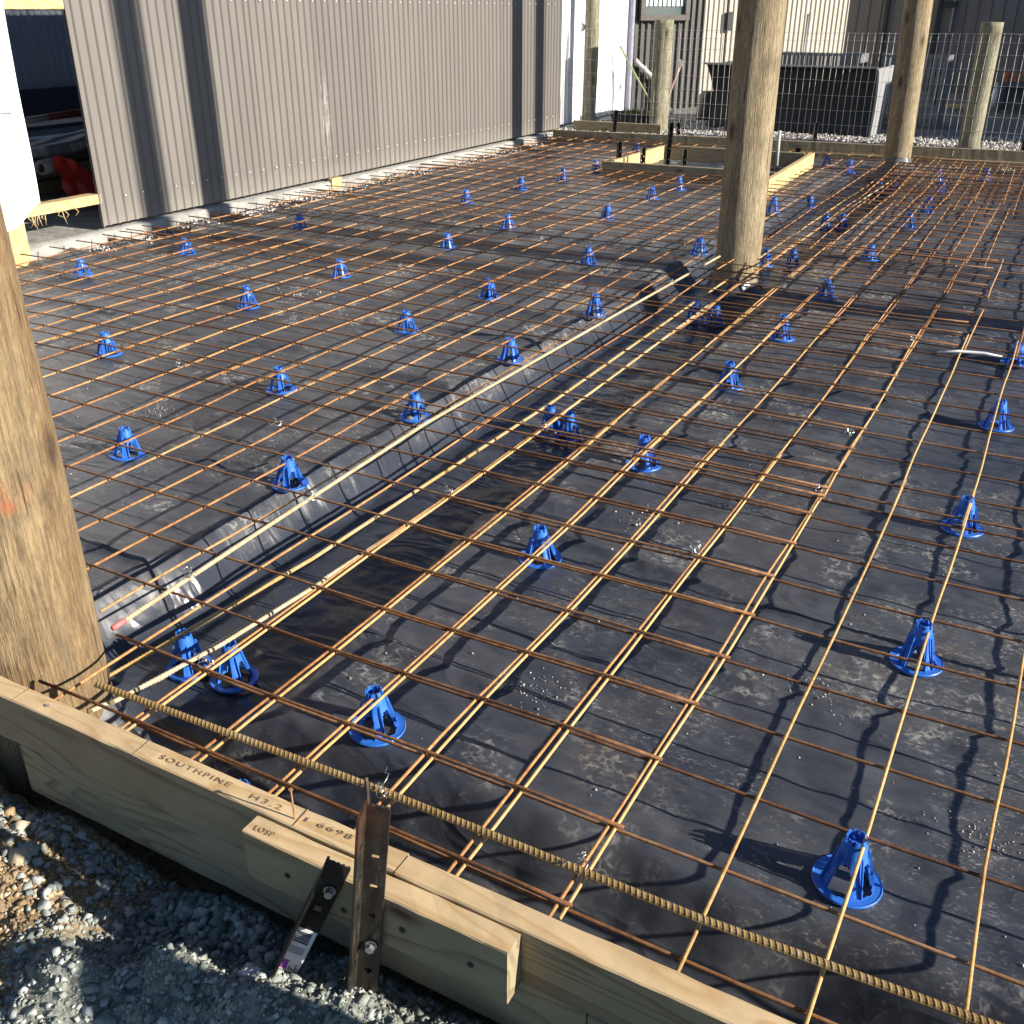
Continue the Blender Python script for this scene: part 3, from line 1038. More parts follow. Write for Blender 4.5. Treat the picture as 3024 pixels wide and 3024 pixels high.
bx = bl.location
text('SOUTHPINE', bl, (.188 - bx.x, -.0985 - bx.y, .0513 - bx.z), .0165, M['ink'], R(1.5), width=.175)
text('H3.2', bl, (.412 - bx.x, -.0975 - bx.y, .0513 - bx.z), .0165, M['ink'], R(1.5), width=.072)
text('1 6698', bl, (.534 - bx.x, -.0960 - bx.y, .0513 - bx.z), .016, M['ink'], R(2), width=.105)
pb = pk.location
text('LOSP', pk, (.468 - pb.x, -.150 - pb.y, .0452 - pb.z), .016, M['ink'], R(2))
# saw-cut pencil lines on the top board
bm = bmesh.new()
for x in (.135, .528, -.215):
    add_box(bm, (x - bx.x, -.0915 - bx.y, .0508 - bx.z), (.0012, .044, .0008), Matrix.Rotation(.06, 4, 'Z'))
obj('pencil_line', bm, M['ink'], bl)
bm = bmesh.new()
add_tube(bm, [(.52, -.0985, .048), (.5195, -.099, .117)], .0016, 8)
add_tube(bm, [(.5195, -.099, .117), (.5195, -.099, .1185)], .0042, 12)
tag(obj('nail', bm, M['wire_dark']), 'long nail standing upright in the near formwork board', 'nail')
bm = bmesh.new()
add_tube(bm, [(-.135, -.092, .0495), (-.134, -.092, .0515)], .0045, 10)
tag(obj('screw', bm, M['steel']), 'screw head sunk in the near formwork board by the near pole', 'screw')


# steel pegs: angle iron with holes
def angle_peg(label, base, top, wdt, m, holes=6, rz=0., rip=True, name='steel_peg', group=None, bolt=None):
    base, top = Vector(base), Vector(top)
    L_ = (top - base).length
    t = thing(name, label, 'steel peg', base, group)
    bm = bmesh.new()
    th = .0045
    nseg = max(10, int(L_ / (.005 if L_ > .38 and not group else .012)))
    fine_ = L_ > .38 and not group
    for side in (0, 1):
        # each flange is a strip of cells; every hole leaves a cell out
        hz = [L_ * (.12 + .80 * (i + .5 * side) / holes) for i in range(holes)]
        us = [0, wdt * .33, wdt * .67, wdt] if not fine_ else [wdt * q / 10 for q in range(11)]
        grid = {}
        for i in range(nseg + 1):
            for j, u in enumerate(us):
                z = L_ * i / nseg
                if z < L_ * .16: u = u * (z / (L_ * .16)) * .9 + .002 * (j > 0)
                zz = z + (.006 * math.sin(j * 3.1 + side) if (i == nseg and rip) else 0)
                p = (u, 0, zz) if side == 0 else (0, -u, zz)
                grid[i, j] = bm.verts.new(p)
        for i in range(nseg):
            zc = L_ * (i + .5) / nseg
            for j in range(len(us) - 1):
                uc = (us[j] + us[j + 1]) / 2
                if fine_ and any((zc - h) ** 2 + (uc - wdt * .55) ** 2 < .0070 ** 2 for h in hz): continue
                if not fine_ and j == 1 and any(abs(zc - h) < L_ / nseg * .5 for h in hz): continue
                bm.faces.new((grid[i, j], grid[i, j + 1], grid[i + 1, j + 1], grid[i + 1, j]))
    bmesh.ops.remove_doubles(bm, verts=bm.verts, dist=.0004)
    bmesh.ops.recalc_face_normals(bm, faces=bm.faces)
    bmesh.ops.solidify(bm, geom=list(bm.faces), thickness=th)
    o = obj('angle_iron', bm, m, t)
    d = (top - base).normalized()
    q = Vector((0, 0, 1)).rotation_difference(d)
    t.rotation_mode = 'QUATERNION'
    from mathutils import Quaternion
    t.rotation_quaternion = q @ Quaternion((0, 0, 1), rz)
    if bolt:
        bm = bmesh.new()
        u, z = bolt
        bmesh.ops.create_cone(bm, cap_ends=True, segments=6, radius1=.0075, radius2=.0075, depth=.008, matrix=Matrix.Translation((u, -.008 - .006, z)) @ Matrix.Rotation(R(90), 4, 'X'))
        bmesh.ops.create_cone(bm, cap_ends=True, segments=16, radius1=.0105, radius2=.0105, depth=.002, matrix=Matrix.Translation((u, -.0065, z)) @ Matrix.Rotation(R(90), 4, 'X'))
        obj('bolt', bm, M['steel'], t)
    return t, L_


tall, Lt = angle_peg('tall worn black steel peg with holes and a bent rusty top, against the splice board', (.690, -.190, -.25), (.737, -.166, .242), .042, M['peg'], 6, R(18), bolt=(.026, .19))
bm = bmesh.new()
add_tube(bm, [(.006, .0, Lt - .012), (.0, .012, Lt + .012), (-.006, .02, Lt + .03)], .0035, 6)
obj('bent_lip', bm, M['peg'], tall)
short, Ls = angle_peg('short black steel peg with a white barcode sticker, leaning on the splice board', (.520, -.262, -.265), (.652, -.172, .088), .044, M['peg_black'], 4, R(24), bolt=(.028, .33))


def sticker():
    t = short
    x0, x1, z0, z1 = .003, .042, .125, .232
    bm = bmesh.new()
    add_box(bm, ((x0 + x1) / 2, -.0062, (z0 + z1) / 2), (x1 - x0, .0008, z1 - z0), None, .0003)
    st = obj('sticker', bm, M['white'], t)
    bm = bmesh.new()
    z = z1 - .008
    rr = random.Random(3)
    while z > z1 - .036:
        hgt = rr.choice((.0008, .0012, .002))
        add_box(bm, (.0225, -.0069, z), (.026, .0004, hgt))
        z -= hgt + rr.choice((.0009, .0014))
    z = z1 - .045
    while z > z1 - .062:
        add_box(bm, (.0225, -.0069, z), (.026, .0004, .0008))
        z -= .003
    obj('barcode', bm, M['barcode'], st)
    bm = bmesh.new()
    add_box(bm, (.0135, -.0069, z0 + .016), (.012, .0004, .022), None, .0001)
    obj('purple_patch', bm, M['purple'], st)
    bm = bmesh.new()
    for i, (u, ln) in enumerate(((.024, .012), (.028, .009), (.034, .018))):
        for k in range(int(ln / .0032)):
            add_box(bm, (u, -.0069, z0 + .007 + k * .0034), (.0024, .0004, .0019))
    obj('small_print', bm, M['barcode'], st)


sticker()

# far formwork and boxing
def board2(a, b, thick, z0, z1, m, label, name='formwork_board', group='formwork boards', side=0.):
    a, b = Vector(a), Vector(b)
    d = b - a
    L_ = d.length
    c = (a + b) / 2
    o = board(name, c.x - L_ / 2, c.x + L_ / 2, c.y - thick / 2, c.y + thick / 2, z0, z1, m, label, group, math.atan2(d.y, d.x))
    return o


def fl(x, off): return (x, far_line(x) + off)


board2(fl(-4.0, .025), fl(-1.62, .025), .045, -.10, .052, M['pine_far'], 'far formwork board at the left end, beside the shed corner')
board2(fl(-1.615, .025), fl(.30, .025), .045, -.10, .050, M['pine_far'], 'far formwork board behind the far round pole')
board2(fl(.303, .025), fl(2.8, .025), .045, -.10, .050, M['pine_far'], 'far formwork board at the right end with a butt joint')
board2(fl(-1.2, -.022), fl(2.8, -.022), .045, -.22, -.052, M['pine_far'], 'lower far formwork board stepping out under the upper one')
GX_ = 'boards of the timber box'
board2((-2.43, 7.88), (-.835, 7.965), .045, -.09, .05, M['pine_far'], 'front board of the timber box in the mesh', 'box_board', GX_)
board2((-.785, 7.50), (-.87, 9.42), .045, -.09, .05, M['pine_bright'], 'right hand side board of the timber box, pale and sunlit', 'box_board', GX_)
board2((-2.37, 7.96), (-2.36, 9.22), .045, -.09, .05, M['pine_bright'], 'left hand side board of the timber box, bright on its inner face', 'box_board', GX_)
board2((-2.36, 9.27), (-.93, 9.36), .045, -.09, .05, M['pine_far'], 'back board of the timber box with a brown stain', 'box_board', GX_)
board2((-4.15, 10.86), (-3.02, 10.90), .045, -.06, .075, M['pine_far'], 'stained loose board on edge behind the far formwork', 'timber_board', None)

for bx_, by_, tx_, ty_, h_, mm, lb in (
        (-2.45, 8.30, -2.45, 8.30, .18, 'peg', 'brown steel peg inside the box by its front left corner'),
        (-2.17, 8.20, -2.17, 8.21, .15, 'peg', 'rusty holed steel peg in the middle of the left of the box'),
        (-1.97, 8.30, -1.95, 8.32, .37, 'peg_black', 'tallest black holed steel peg standing in the timber box'),
        (-1.76, 8.20, -1.76, 8.20, .16, 'peg', 'black holed steel peg just left of the middle pole'),
        (-3.52, 10.62, -3.49, 10.62, .24, 'peg_black', 'black steel peg in front of the stained loose board'),
        (-2.69, 10.66, -2.73, 10.66, .13, 'peg_black', 'short leaning black peg behind the far formwork'),
        (-1.17, 10.72, -1.165, 10.72, .20, 'peg', 'flat rusty peg behind the far formwork right of the middle pole'),
        (.92, 10.78, .91, 10.78, .15, 'peg_black', 'black peg behind the far formwork at the right edge'),
        (-1.05, 9.55, -1.05, 9.55, .07, 'peg', 'short rusty peg at the back of the box\'s right board')):
    angle_peg(lb, (bx_, by_, -.2), (tx_, ty_, h_), .036, M[mm], 5, R(-20), False, 'steel_peg', 'steel pegs around the far formwork')
o = tube('grey_pipe', [(-1.10, 9.0, -.1), (-1.11, 9.0, .28)], .016, M['pipe_grey'], None, 12)
tag(o, 'grey pipe standing upright in the timber box beside the middle pole', 'pipe')


# ------------------------------------------------------------------ shed
WX = -4.12                                    # plane of the shed wall


def corrugated(pts, z0, z1, pitch, depth, m, name, parent, crest=.35, lip=False):
    """ribbed cladding along the plan line pts[0] -> pts[1]; ribs face left of travel's right hand"""
    a, b = np.array(pts[0], float), np.array(pts[1], float)
    L_ = np.hypot(*(b - a))
    d = (b - a) / L_
    nrm = np.array([d[1], -d[0]])
    n = max(1, int(round(L_ / pitch)))
    p = L_ / n
    prof = [(-.001, -.003), (-.001, .0095), (.0065, .0095), (.0066, 0)] if lip else []
    for i in range(n):
        s = i * p + (.0067 if lip and i == 0 else 0)
        w_ = p * crest
        s0 = i * p
        prof += [(s, 0), (s0 + p - w_, 0), (s0 + p - w_ * .72, depth), (s0 + p - w_ * .28, depth)]
    prof.append((L_, 0))
    V = []
    for s, o_ in prof:
        q = a + d * s + nrm * o_
        V += [(q[0], q[1], z0), (q[0], q[1], z1)]
    Fc = [(2 * i, 2 * i + 2, 2 * i + 3, 2 * i + 1) for i in range(len(prof) - 1)]
    return pyobj(name, V, Fc, m, parent)


shed = thing('shed', 'taupe ribbed metal shed with an open left bay', 'shed', (WX, 7, 0))
shed.location = (0, 0, 0)
ys = [3.555, 4.38, 5.13, 5.90, 6.66, 7.43, 8.19, 8.96, 9.72, 10.36]
for i in range(len(ys) - 1):
    # each sheet laps a couple of millimetres over its neighbour
    corrugated(((WX + .004 * (i % 2), ys[i] - .004), (WX + .004 * (i % 2), ys[i + 1] + .010)), .03, 3.2, .0763, .0125, M['clad'], 'cladding_sheet', shed, .42, True)
for y in (3.556, 10.375):
    bm = bmesh.new()
    add_box(bm, (WX + .003, y, 1.6), (.022, .013, 3.15))
    obj('corner_flashing', bm, M['clad'], shed)
bm = bmesh.new()
for row, z in enumerate((.20, 1.375)):
    y = 3.76
    while y < 10.3:
        k = (y - 3.555) / .0763
        bmesh.ops.create_uvsphere(bm, u_segments=8, v_segments=5, radius=.0075, matrix=Matrix.Translation((WX + .0165, 3.555 + (round(k) - .21) * .0763, z - .004 * (y - 3.7))) @ Matrix.Scale(.6, 4, (1, 0, 0)))
        y += .1526 if row else .1526
obj('screw_row', bm, M['screw'], shed, True)
# concrete slab with a broken edge
yy = np.arange(2.5, 10.42, .04)
prof = [(-9.0, .0), (-4.19, .0), (-4.10, -.002), (-4.088, -.02), (-4.085, -.10), (-4.09, -.30)]
X_, Y_, Z_ = [], [], []
for y in yy:
    e = .012 * float(n1(y * 6, 1.)) + .008 * float(n2(y * 17, 1.))
    X_.append([p[0] + (e if i > 1 else 0) for i, p in enumerate(prof)])
    Y_.append([y] * len(prof))
    Z_.append([p[1] + (.006 * float(n3(y * 9, i)) if i > 1 else 0) for i, p in enumerate(prof)])
gridmesh('slab', np.array(X_), np.array(Y_), np.array(Z_), M['concrete'], shed, False)
# roof, far walls and inner linings around the bay
bm = bmesh.new()
add_box(bm, (-5.6, 5.6, 3.26), (3.0, 9.7, .1))  # unseen roof, cut short of the back wall to let sky light in
obj('roof', bm, M['clad_dark'], shed)
corrugated(((-8.9, .9), (-8.9, 10.3)), .02, 3.2, .09, .02, M['inside'], 'back_wall', shed, .5)
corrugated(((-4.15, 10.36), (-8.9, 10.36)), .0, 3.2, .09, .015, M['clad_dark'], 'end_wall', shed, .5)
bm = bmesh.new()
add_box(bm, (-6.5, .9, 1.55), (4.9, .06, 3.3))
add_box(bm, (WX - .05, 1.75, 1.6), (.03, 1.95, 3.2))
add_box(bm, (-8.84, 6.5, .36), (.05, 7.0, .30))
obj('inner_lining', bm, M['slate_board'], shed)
# girts and the opening's timber
g = board('girt', 2.3, 3.56, -.045, .045, 1.30, 1.39, M['pine_bright'], None, None, parent=shed)
g.location = (WX - .03, 2.915, 1.36)
g.rotation_euler = (0, 0, R(90))
g = board('girt', 0, .80, -.045, .045, 0, .062, M['pine_bright'], None, None, parent=shed)
g.location = (WX - .035, 3.17, .205)
g.rotation_euler = (0, 0, R(90))
g = board('frame_post', 0, 3.2, 0, .12, 0, .12, M['pine_bright'], None, None, parent=shed)
g.location = (WX + .02, 2.86, 1.35)
g.rotation_euler = (0, R(90), 0)
for y in (6.02, 10.28):
    bm = bmesh.new()
    add_box(bm, (WX + .012, y, -.02), (.05, .14, .085), None, .002)
    obj('packing_block', bm, M['pine_bright'], shed)
# splinters under the lower girt
bm = bmesh.new()
for i in range(16):
    y = random.uniform(3.0, 3.14) if i < 12 else random.uniform(3.2, 3.5)
    x = WX + random.uniform(-.02, .02)
    h = random.uniform(.03, .09)
    add_tube(bm, [(x, y, .175), (x + random.uniform(-.01, .02), y + random.uniform(-.02, .02), .175 - h * .5), (x, y + random.uniform(-.025, .025), .175 - h)], [.004, .003, .0008], 4)
obj('splinter', bm, M['pine_bright'], shed)

# white wrap over the left part of the bay
ny_, nz_ = 40, 60
V = []
A = np.linspace(0, 1, ny_)
B = np.linspace(0, 1, nz_)
ya, zb_ = np.meshgrid(A, B)
edge = 3.06 + .07 * sstep(.2, .95, zb_) - .0 * zb_
Yw = 1.6 + (edge - 1.6) * ya
zlow = .155 + .10 * sstep(.80, 1.0, ya) + .02 * n2(ya * 4, 2.)
Zw = zlow + (2.6 - zlow) * zb_
Xw = WX + .115 + .014 * n1(Yw * 4, Zw * 2) + .03 * np.exp(-zb_ * 12) * n3(Yw * 5, 2) - .03 * sstep(.9, 1, ya)
wr = gridmesh('building_wrap', Xw, Yw, Zw, M['wrap'])
tag(wr, 'white building wrap hanging over the left of the shed bay', 'building wrap')
bm = bmesh.new()
add_box(bm, (WX + .136, 2.90, .795), (.002, .145, .018))
add_box(bm, (WX + .136, 2.72, .795), (.002, .18, .018))
obj('tape_line', bm, M['wrapline'], wr)

# things stored in the bay
for i, (x, z, m, lb) in enumerate(((-5.55, .0, 'pine_far', 'lowest plank of the stack behind the red plastic'), (-5.55, .105, 'pine_far', 'second plank of the stack behind the red plastic'), (-5.62, .21, 'slate_board', 'dark plank on top of the stack in the bay'))):
    o = board('plank', 0, 2.6, -.12, .12, z, z + .09, M[m], lb, 'planks stacked in the shed bay')
    o.location = (x - .25, 5.2, z + .045)
    o.rotation_euler = (0, 0, R(88))
# rolled and bagged goods
o = tube('white_roll', [(-5.12, 3.93, .285), (-5.16, 4.12, .30)], .052, M['pipe_grey'], None, 20)
tag(o, 'white cardboard roll with a dark hole lying on the plank stack', 'roll')
tube('core_hole', [(-5.118, 3.922, .285), (-5.12, 3.94, .2855)], .03, M['black'], o, 16)
X_, Y_, Z_ = [], [], []
for i in range(24):
    s = i / 23
    rowx, rowy, rowz = [], [], []
    for j in range(14):
        t_ = j / 13
        y = 3.985 + .33 * s + .03 * t_ * s
        ztop = .365 - .19 * s * s
        z = ztop + (.004 - ztop) * t_
        x = -5.04 + .10 * t_ + .03 * float(n1(s * 6, t_ * 5)) + .02 * math.sin(s * 14) * t_
        rowx.append(x); rowy.append(y); rowz.append(z)
    X_.append(rowx); Y_.append(rowy); Z_.append(rowz)
o = gridmesh('red_plastic', np.array(X_), np.array(Y_), np.array(Z_), M['red'])
tag(o, 'crumpled red plastic sheet draped over the white roll in the shed bay', 'plastic sheet')
bag = thing('printed_bag', 'dark grey printed bag lying across the stack in the shed bay', 'bag', (-5.3, 4.5, .42))
bm = bmesh.new()
add_box(bm, (0, 0, 0), (.30, .95, .085), None, .02)
bmesh.ops.subdivide_edges(bm, edges=bm.edges, cuts=3, use_grid_fill=True)
for v in bm.verts: v.co.z += .014 * float(n1(v.co.x * 9, v.co.y * 6))
obj('bag_body', bm, M['bluebag'], bag)
text('BIRC', bag, (.153, -.26, -.025), .07, M['blind'], R(90), 0, rx=R(90))
bag.rotation_euler = (R(6), 0, 0)
o = tube('long_tube', [(-5.5, 4.05, .565), (-5.5, 4.36, .575)], .024, M['pipe_grey'], None, 14)
tag(o, 'dark tube with a red sleeve on the rack in the shed bay', 'tube')
tube('red_sleeve', [(-5.5, 4.36, .575), (-5.5, 5.3, .605)], .025, M['red_dark'], o, 14)
tube('pale_cap', [(-5.5, 4.035, .5645), (-5.5, 4.052, .565)], .0245, M['pipe_white'], o, 14)
bm = bmesh.new()
add_box(bm, (-5.7, 4.9, .50), (.3, 2.4, .03))
add_box(bm, (-5.7, 3.9, .25), (.05, .05, .5))
add_box(bm, (-5.7, 5.9, .25), (.05, .05, .5))
tag(obj('rack', bm, M['slate_board']), 'dark rack holding the tube inside the shed bay', 'rack')

# ------------------------------------------------------------------ behind the far formwork
FY = 11.3


def fence_post(x, y, r, h, label, lean=0.):
    t = pole(x, y, r, -.5, h, M['fpost'], label, lean=(lean, 0), seed=int(abs(x) * 10), name='fence_post', cat='fence post', group='round fence posts', nz=40)
    return t


fence_post(-4.13, FY - .03, .085, 1.75, 'fence post in front of the white wall, with a pale insulator', -.005)
fence_post(-3.20, FY - .03, .115, 1.19, 'thick fence post below the window, sawn flat on top')
fence_post(.365, FY - .03, .11, 1.19, 'fence post at the right with an orange mark near its top')
bm = bmesh.new()
bmesh.ops.create_uvsphere(bm, u_segments=10, v_segments=6, radius=.028, matrix=Matrix.Translation((-4.235, FY - .07, 1.10)) @ Matrix.Diagonal((1, 1, 1.5, 1)))
add_tube(bm, [(-4.24, FY - .09, 1.05), (-4.22, FY - .10, 1.10), (-4.24, FY - .09, 1.16)], .008, 6)
tag(obj('insulator', bm, M['white']), 'pale insulator fixed to the fence post by the white wall', 'insulator')
# woven wire netting: every wire is real, bowed a little
V, Fc = [], []


def addw(pts, r):
    v, f = tube_arrays(pts, r, 4, False)
    o_ = len(V)
    V.extend(v)
    Fc.extend([tuple(i + o_ for i in q) for q in f])


x = -4.5
FW = lambda x, z: FY - .15 + .02 * float(n1(x * 1.5, z * 2))
zt = lambda x: 1.085 + .01 * float(n2(x * 2, 1.))
while x < 2.6:
    j = random.uniform(-.006, .006)
    addw([(x + j + .006 * float(n3(x * 5, z * 3)), FW(x, z), z) for z in np.linspace(-.02, zt(x), 8)], .0019)
    x += .0705
for z in (.0, .15, .30, .45, .60, .75, .885, 1.0, 1.08):
    addw([(x, FW(x, z) + .002, z + .008 * float(n2(x * 2, z * 5)) + (0 if z < 1.05 else zt(x) - 1.085)) for x in np.arange(-4.55, 2.6, .07)], .0017 if z < 1.05 else .0022)
o = pyobj('wire_fence', V, Fc, M['fencewire'])
tag(o, 'galvanised wire mesh fence strung behind the far formwork', 'fence')

# white building beside the shed
wb = thing('white_building', 'white ribbed metal wall beyond the shed corner', 'building', (0, 0, 0))
corrugated(((-4.40, 10.45), (-4.40, 13.10)), .0, 3.4, .12, .022, M['clad_white'], 'wall', wb, .3)
corrugated(((-4.40, 10.45), (-7.5, 10.45)), .0, 3.4, .12, .022, M['clad_white'], 'end_wall', wb, .3)
bm = bmesh.new()
add_tube(bm, [(-4.35, 13.06, .0), (-4.35, 13.06, 3.0)], .034, 12)
obj('downpipe', bm, plain('lilac_grey_pipe', (.34, .34, .42), .5), wb)
# angled house with dark and beige cladding
da = Vector((.62, .785, 0)).normalized()
na = Vector((da.y, -da.x, 0))
hb = thing('house', 'dark and beige ribbed house with a bronze framed window', 'house', (0, 0, 0))
p0 = Vector((-4.41, 13.12, 0))


def hp(t_, off=0., z=0.):
    q = p0 + da * t_ + na * off
    return Vector((q.x, q.y, z))


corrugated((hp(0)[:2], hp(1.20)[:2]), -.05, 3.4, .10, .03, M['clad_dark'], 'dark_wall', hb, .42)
corrugated((hp(1.20)[:2], hp(3.72)[:2]), -.05, 3.4, .085, .018, M['clad_beige'], 'beige_wall', hb, .42)
corrugated((hp(3.72)[:2], (hp(3.72) - na * 4)[:2]), -.05, 3.4, .085, .018, M['clad_beige'], 'side_wall', hb, .42)
bm = bmesh.new()
rz = Matrix.Rotation(math.atan2(da.y, da.x), 4, 'Z')
for (t0, t1, z0, z1) in ((.12, .90, 1.155, 1.225), (.12, .19, 1.22, 2.2), (.83, .90, 1.22, 2.2), (.12, .90, 2.2, 2.27)):
    add_box(bm, hp((t0 + t1) / 2, .055, (z0 + z1) / 2), (t1 - t0, .07, z1 - z0), rz)
wf = obj('window', bm, M['winframe'], hb)
bm = bmesh.new()
add_box(bm, hp(.51, .035, 1.71), (.64, .008, .97), rz)
obj('pane', bm, M['glass'], wf)
bm = bmesh.new()
for k in range(9):
    add_box(bm, hp(.225 + k * .071, .0455, 1.76), (.06, .006, .86), rz @ Matrix.Rotation(.25, 4, 'Z'))
obj('blind', bm, M['blind'], wf)
bm = bmesh.new()
add_tube(bm, [hp(.08, .06, .66), hp(.12, .075, .62), hp(.40, .09, .40), hp(.43, .09, .36), hp(.43, .08, -.05)], .036, 12)
add_tube(bm, [hp(.20, .08, .565), hp(.225, .08, .545)], .045, 12)
obj('waste_pipe', bm, M['pipe_grey'], hb)
bm = bmesh.new()
add_tube(bm, [hp(1.56, .03, .60), hp(1.53, .03, 3.2)], .012, 8)
add_box(bm, hp(1.58, .05, 1.14), (.07, .05, .24), rz)
obj('meter_pipe', bm, M['black'], hb)
bm = bmesh.new()
add_tube(bm, [hp(3.0, .04, .55), hp(3.02, .04, 1.25)], .014, 8)
obj('white_rod', bm, M['white'], hb)
# leaning stake, tap hose, floats
stk = tube('garden_stake', [(-4.30, 12.55, .86), (-4.06, 12.62, .47), (-3.80, 12.65, .10)], .012, M['stake_green'], None, 8)
tag(stk, 'thin green garden stake leaning across the waste pipe, white tipped', 'stake')
tube('white_tip', [(-3.805, 12.65, .107), (-3.77, 12.65, .05)], .016, M['white'], stk, 8)
hose = tube('hose', [(-3.70, 12.9, -.02), (-3.69, 12.9, .25), (-3.62, 12.92, .45), (-3.57, 12.93, .60)], .013, M['copper'], None, 8)
tag(hose, 'pink hose standing up to a tap against the dark cladding', 'hose')
bm = bmesh.new()
add_box(bm, (-3.555, 12.93, .635), (.035, .035, .06))
add_box(bm, (-3.55, 12.90, .675), (.065, .02, .018), Matrix.Rotation(.5, 4, 'Y'))
obj('tap', bm, M['steel'], hose)
for i, (x, lb) in enumerate(((-3.735, 'white ball float at the foot of the hose, left one of two'), (-3.64, 'white ball float at the foot of the hose, right one of two'))):
    bm = bmesh.new()
    bmesh.ops.create_uvsphere(bm, u_segments=16, v_segments=10, radius=.045)
    for v in bm.verts: v.co.z *= .85
    add_tube(bm, [(0, 0, .03), (.004, 0, .05)], .01, 8)
    o = obj('ball_float', bm, M['white'], None, True)
    o.location = (x, 12.86, .05)
    tag(o, lb, 'ball float', 'white ball floats')

# planter tub with grass
tub = thing('planter_tub', 'shallow black planter tub with tufts of grass behind the loose board', 'planter', (-3.74, 11.75, -.02))
bm = bmesh.new()
prof = [(.27, 0), (.30, .11), (.318, .115), (.318, .135), (.295, .135), (.285, .10), (.0, .09)]
rings = []
for r, z in prof:
    rings.append([bm.verts.new((r * math.cos(a) * 1.0, r * math.sin(a) * .62, z)) for a in np.linspace(0, 2 * math.pi, 33)[:-1]])
for i in range(len(rings) - 1):
    for k in range(32):
        f = (rings[i][k], rings[i][(k + 1) % 32], rings[i + 1][(k + 1) % 32], rings[i + 1][k])
        bm.faces.new(f)
obj('tub', bm, M['black'], tub)
bm = bmesh.new()
for i in range(170):
    x, y = random.uniform(-.1, .2), random.uniform(-.12, .12)
    h = random.uniform(.03, .11)
    dx, dy = random.uniform(-.05, .05), random.uniform(-.05, .05)
    wv = .004
    v = [bm.verts.new(p) for p in ((x - wv, y, .10), (x + wv, y, .10), (x + wv * .7 + dx * .5, y + dy * .5, .10 + h * .6), (x + dx, y + dy, .10 + h))]
    bm.faces.new(v)
gr = obj('grass_tuft', bm, M['grass'], tub)

# big black bin with curved side profile
bn = thing('steel_bin', 'big black bin with a flared rim and curved right side coloured as sunlit', 'bin', (-1.8, 11.95, 0))
bn.location = (0, 0, 0)
sect = [(11.72, .70), (11.80, .66), (11.86, .55), (11.90, .40), (11.90, .20), (11.86, .02), (11.84, -.12)]
bm = bmesh.new()
xl, xr_ = -2.74, -.80
rows = []
for (y, z) in sect:
    fl_ = .06 * sstep(.35, .7, z) + .04 * (1 - sstep(-.1, .2, z))
    rows.append([bm.verts.new((xl - float(fl_) + (xr_ - xl + float(fl_)) * k / 16, y + .006 * math.sin(k * 2.1), z)) for k in range(17)])
for i in range(len(rows) - 1):
    for k in range(16): bm.faces.new((rows[i][k], rows[i][k + 1], rows[i + 1][k + 1], rows[i + 1][k]))
# back and left faces
bk = [[bm.verts.new((xl - float(.06 * sstep(.35, .7, z)), y2, z)) for (y, z) in sect] for y2 in (12.75,)]
for i in range(len(sect) - 1): bm.faces.new((rows[i][0], rows[i + 1][0], bk[0][i + 1], bk[0][i]))
obj('bin_body', bm, M['binblack'], bn)
bm = bmesh.new()
add_box(bm, ((xl + xr_) / 2 - .03, 11.715, .712), (xr_ - xl + .10, .035, .018))
obj('rim', bm, plain('worn_rim', (.36, .36, .36), .45, .5), bn)
bm = bmesh.new()
side = [(11.72, .70), (11.80, .66), (11.86, .55), (11.90, .40), (11.90, .20), (11.86, .02), (11.84, -.12), (12.45, -.12), (12.50, .05), (12.56, .25), (12.66, .42), (12.70, .50), (12.72, .70)]
va = [bm.verts.new((xr_ + .0, y, z)) for y, z in side]
vb = [bm.verts.new((xr_ + .025, y, z)) for y, z in side]
bm.faces.new(va)
bm.faces.new(vb[::-1])
for i in range(len(side)):
    bm.faces.new((va[i], vb[i], vb[(i + 1) % len(side)], va[(i + 1) % len(side)]))
obj('side_plate', bm, M['bingrey'], bn)
bm = bmesh.new()
add_tube(bm, [(-2.93, 12.3, -.1), (-2.93, 12.3, .06), (-2.93, 12.3, .30), (-2.93, 12.3, .36)], [.13, .14, .13, .08], 18)
tag(obj('plastic_drum', bm, M['black'], None, True), 'small black drum tucked left of the big black bin', 'drum')
for x0, x1, lb in ((-2.25, -1.22, 'left slatted grey crate standing behind the bin rim'), (-.98, -.20, 'right slatted grey crate standing behind the bin rim')):
    bm = bmesh.new()
    for k in range(int((x1 - x0) / .055)):
        add_box(bm, (x0 + .0275 + k * .055, 12.95, .40), (.038, .02, .78))
    for z in (.79, .45, .06): add_box(bm, ((x0 + x1) / 2, 12.97, z), (x1 - x0, .02, .035))
    add_box(bm, (x0 + .02, 13.2, .40), (.03, .5, .80))
    add_box(bm, (x1 - .02, 13.2, .40), (.03, .5, .80))
    tag(obj('slatted_crate', bm, plain('grey_slats', (.16, .165, .175), .6)), lb, 'crate', 'slatted crates behind the bin')

# slate shed at the right rear
rb = thing('slate_shed', 'long slate grey shed with sliding doors behind the fence', 'shed', (0, 0, 0))
corrugated(((-3.4, 18.5), (6.5, 18.5)), -.1, 4.2, .19, .02, M['clad_slate'], 'wall', rb, .22)
bm = bmesh.new()
for x in (-2.98, -1.98, -1.15): add_box(bm, (x, 18.45, 2.0), (.05, .06, 4.2))
obj('door_post', bm, M['black'], rb)
bm = bmesh.new()
for x, z0, z1 in ((-2.80, 1.0, 4.2), (-.93, .95, 4.2)): add_box(bm, (x, 18.44, (z0 + z1) / 2), (.025, .05, z1 - z0))
obj('door_edge', bm, M['bingrey'], rb)
for x, z in ((-1.0, .34), (-.98, 1.36)):
    bm = bmesh.new()
    add_box(bm, (x, 18.43, z), (.18, .05, .09), None, .008)
    obj('latch', bm, M['black'], rb)
bm = bmesh.new()
add_box(bm, (1.5, 20.6, 4.3), (10.2, 4.6, .14))
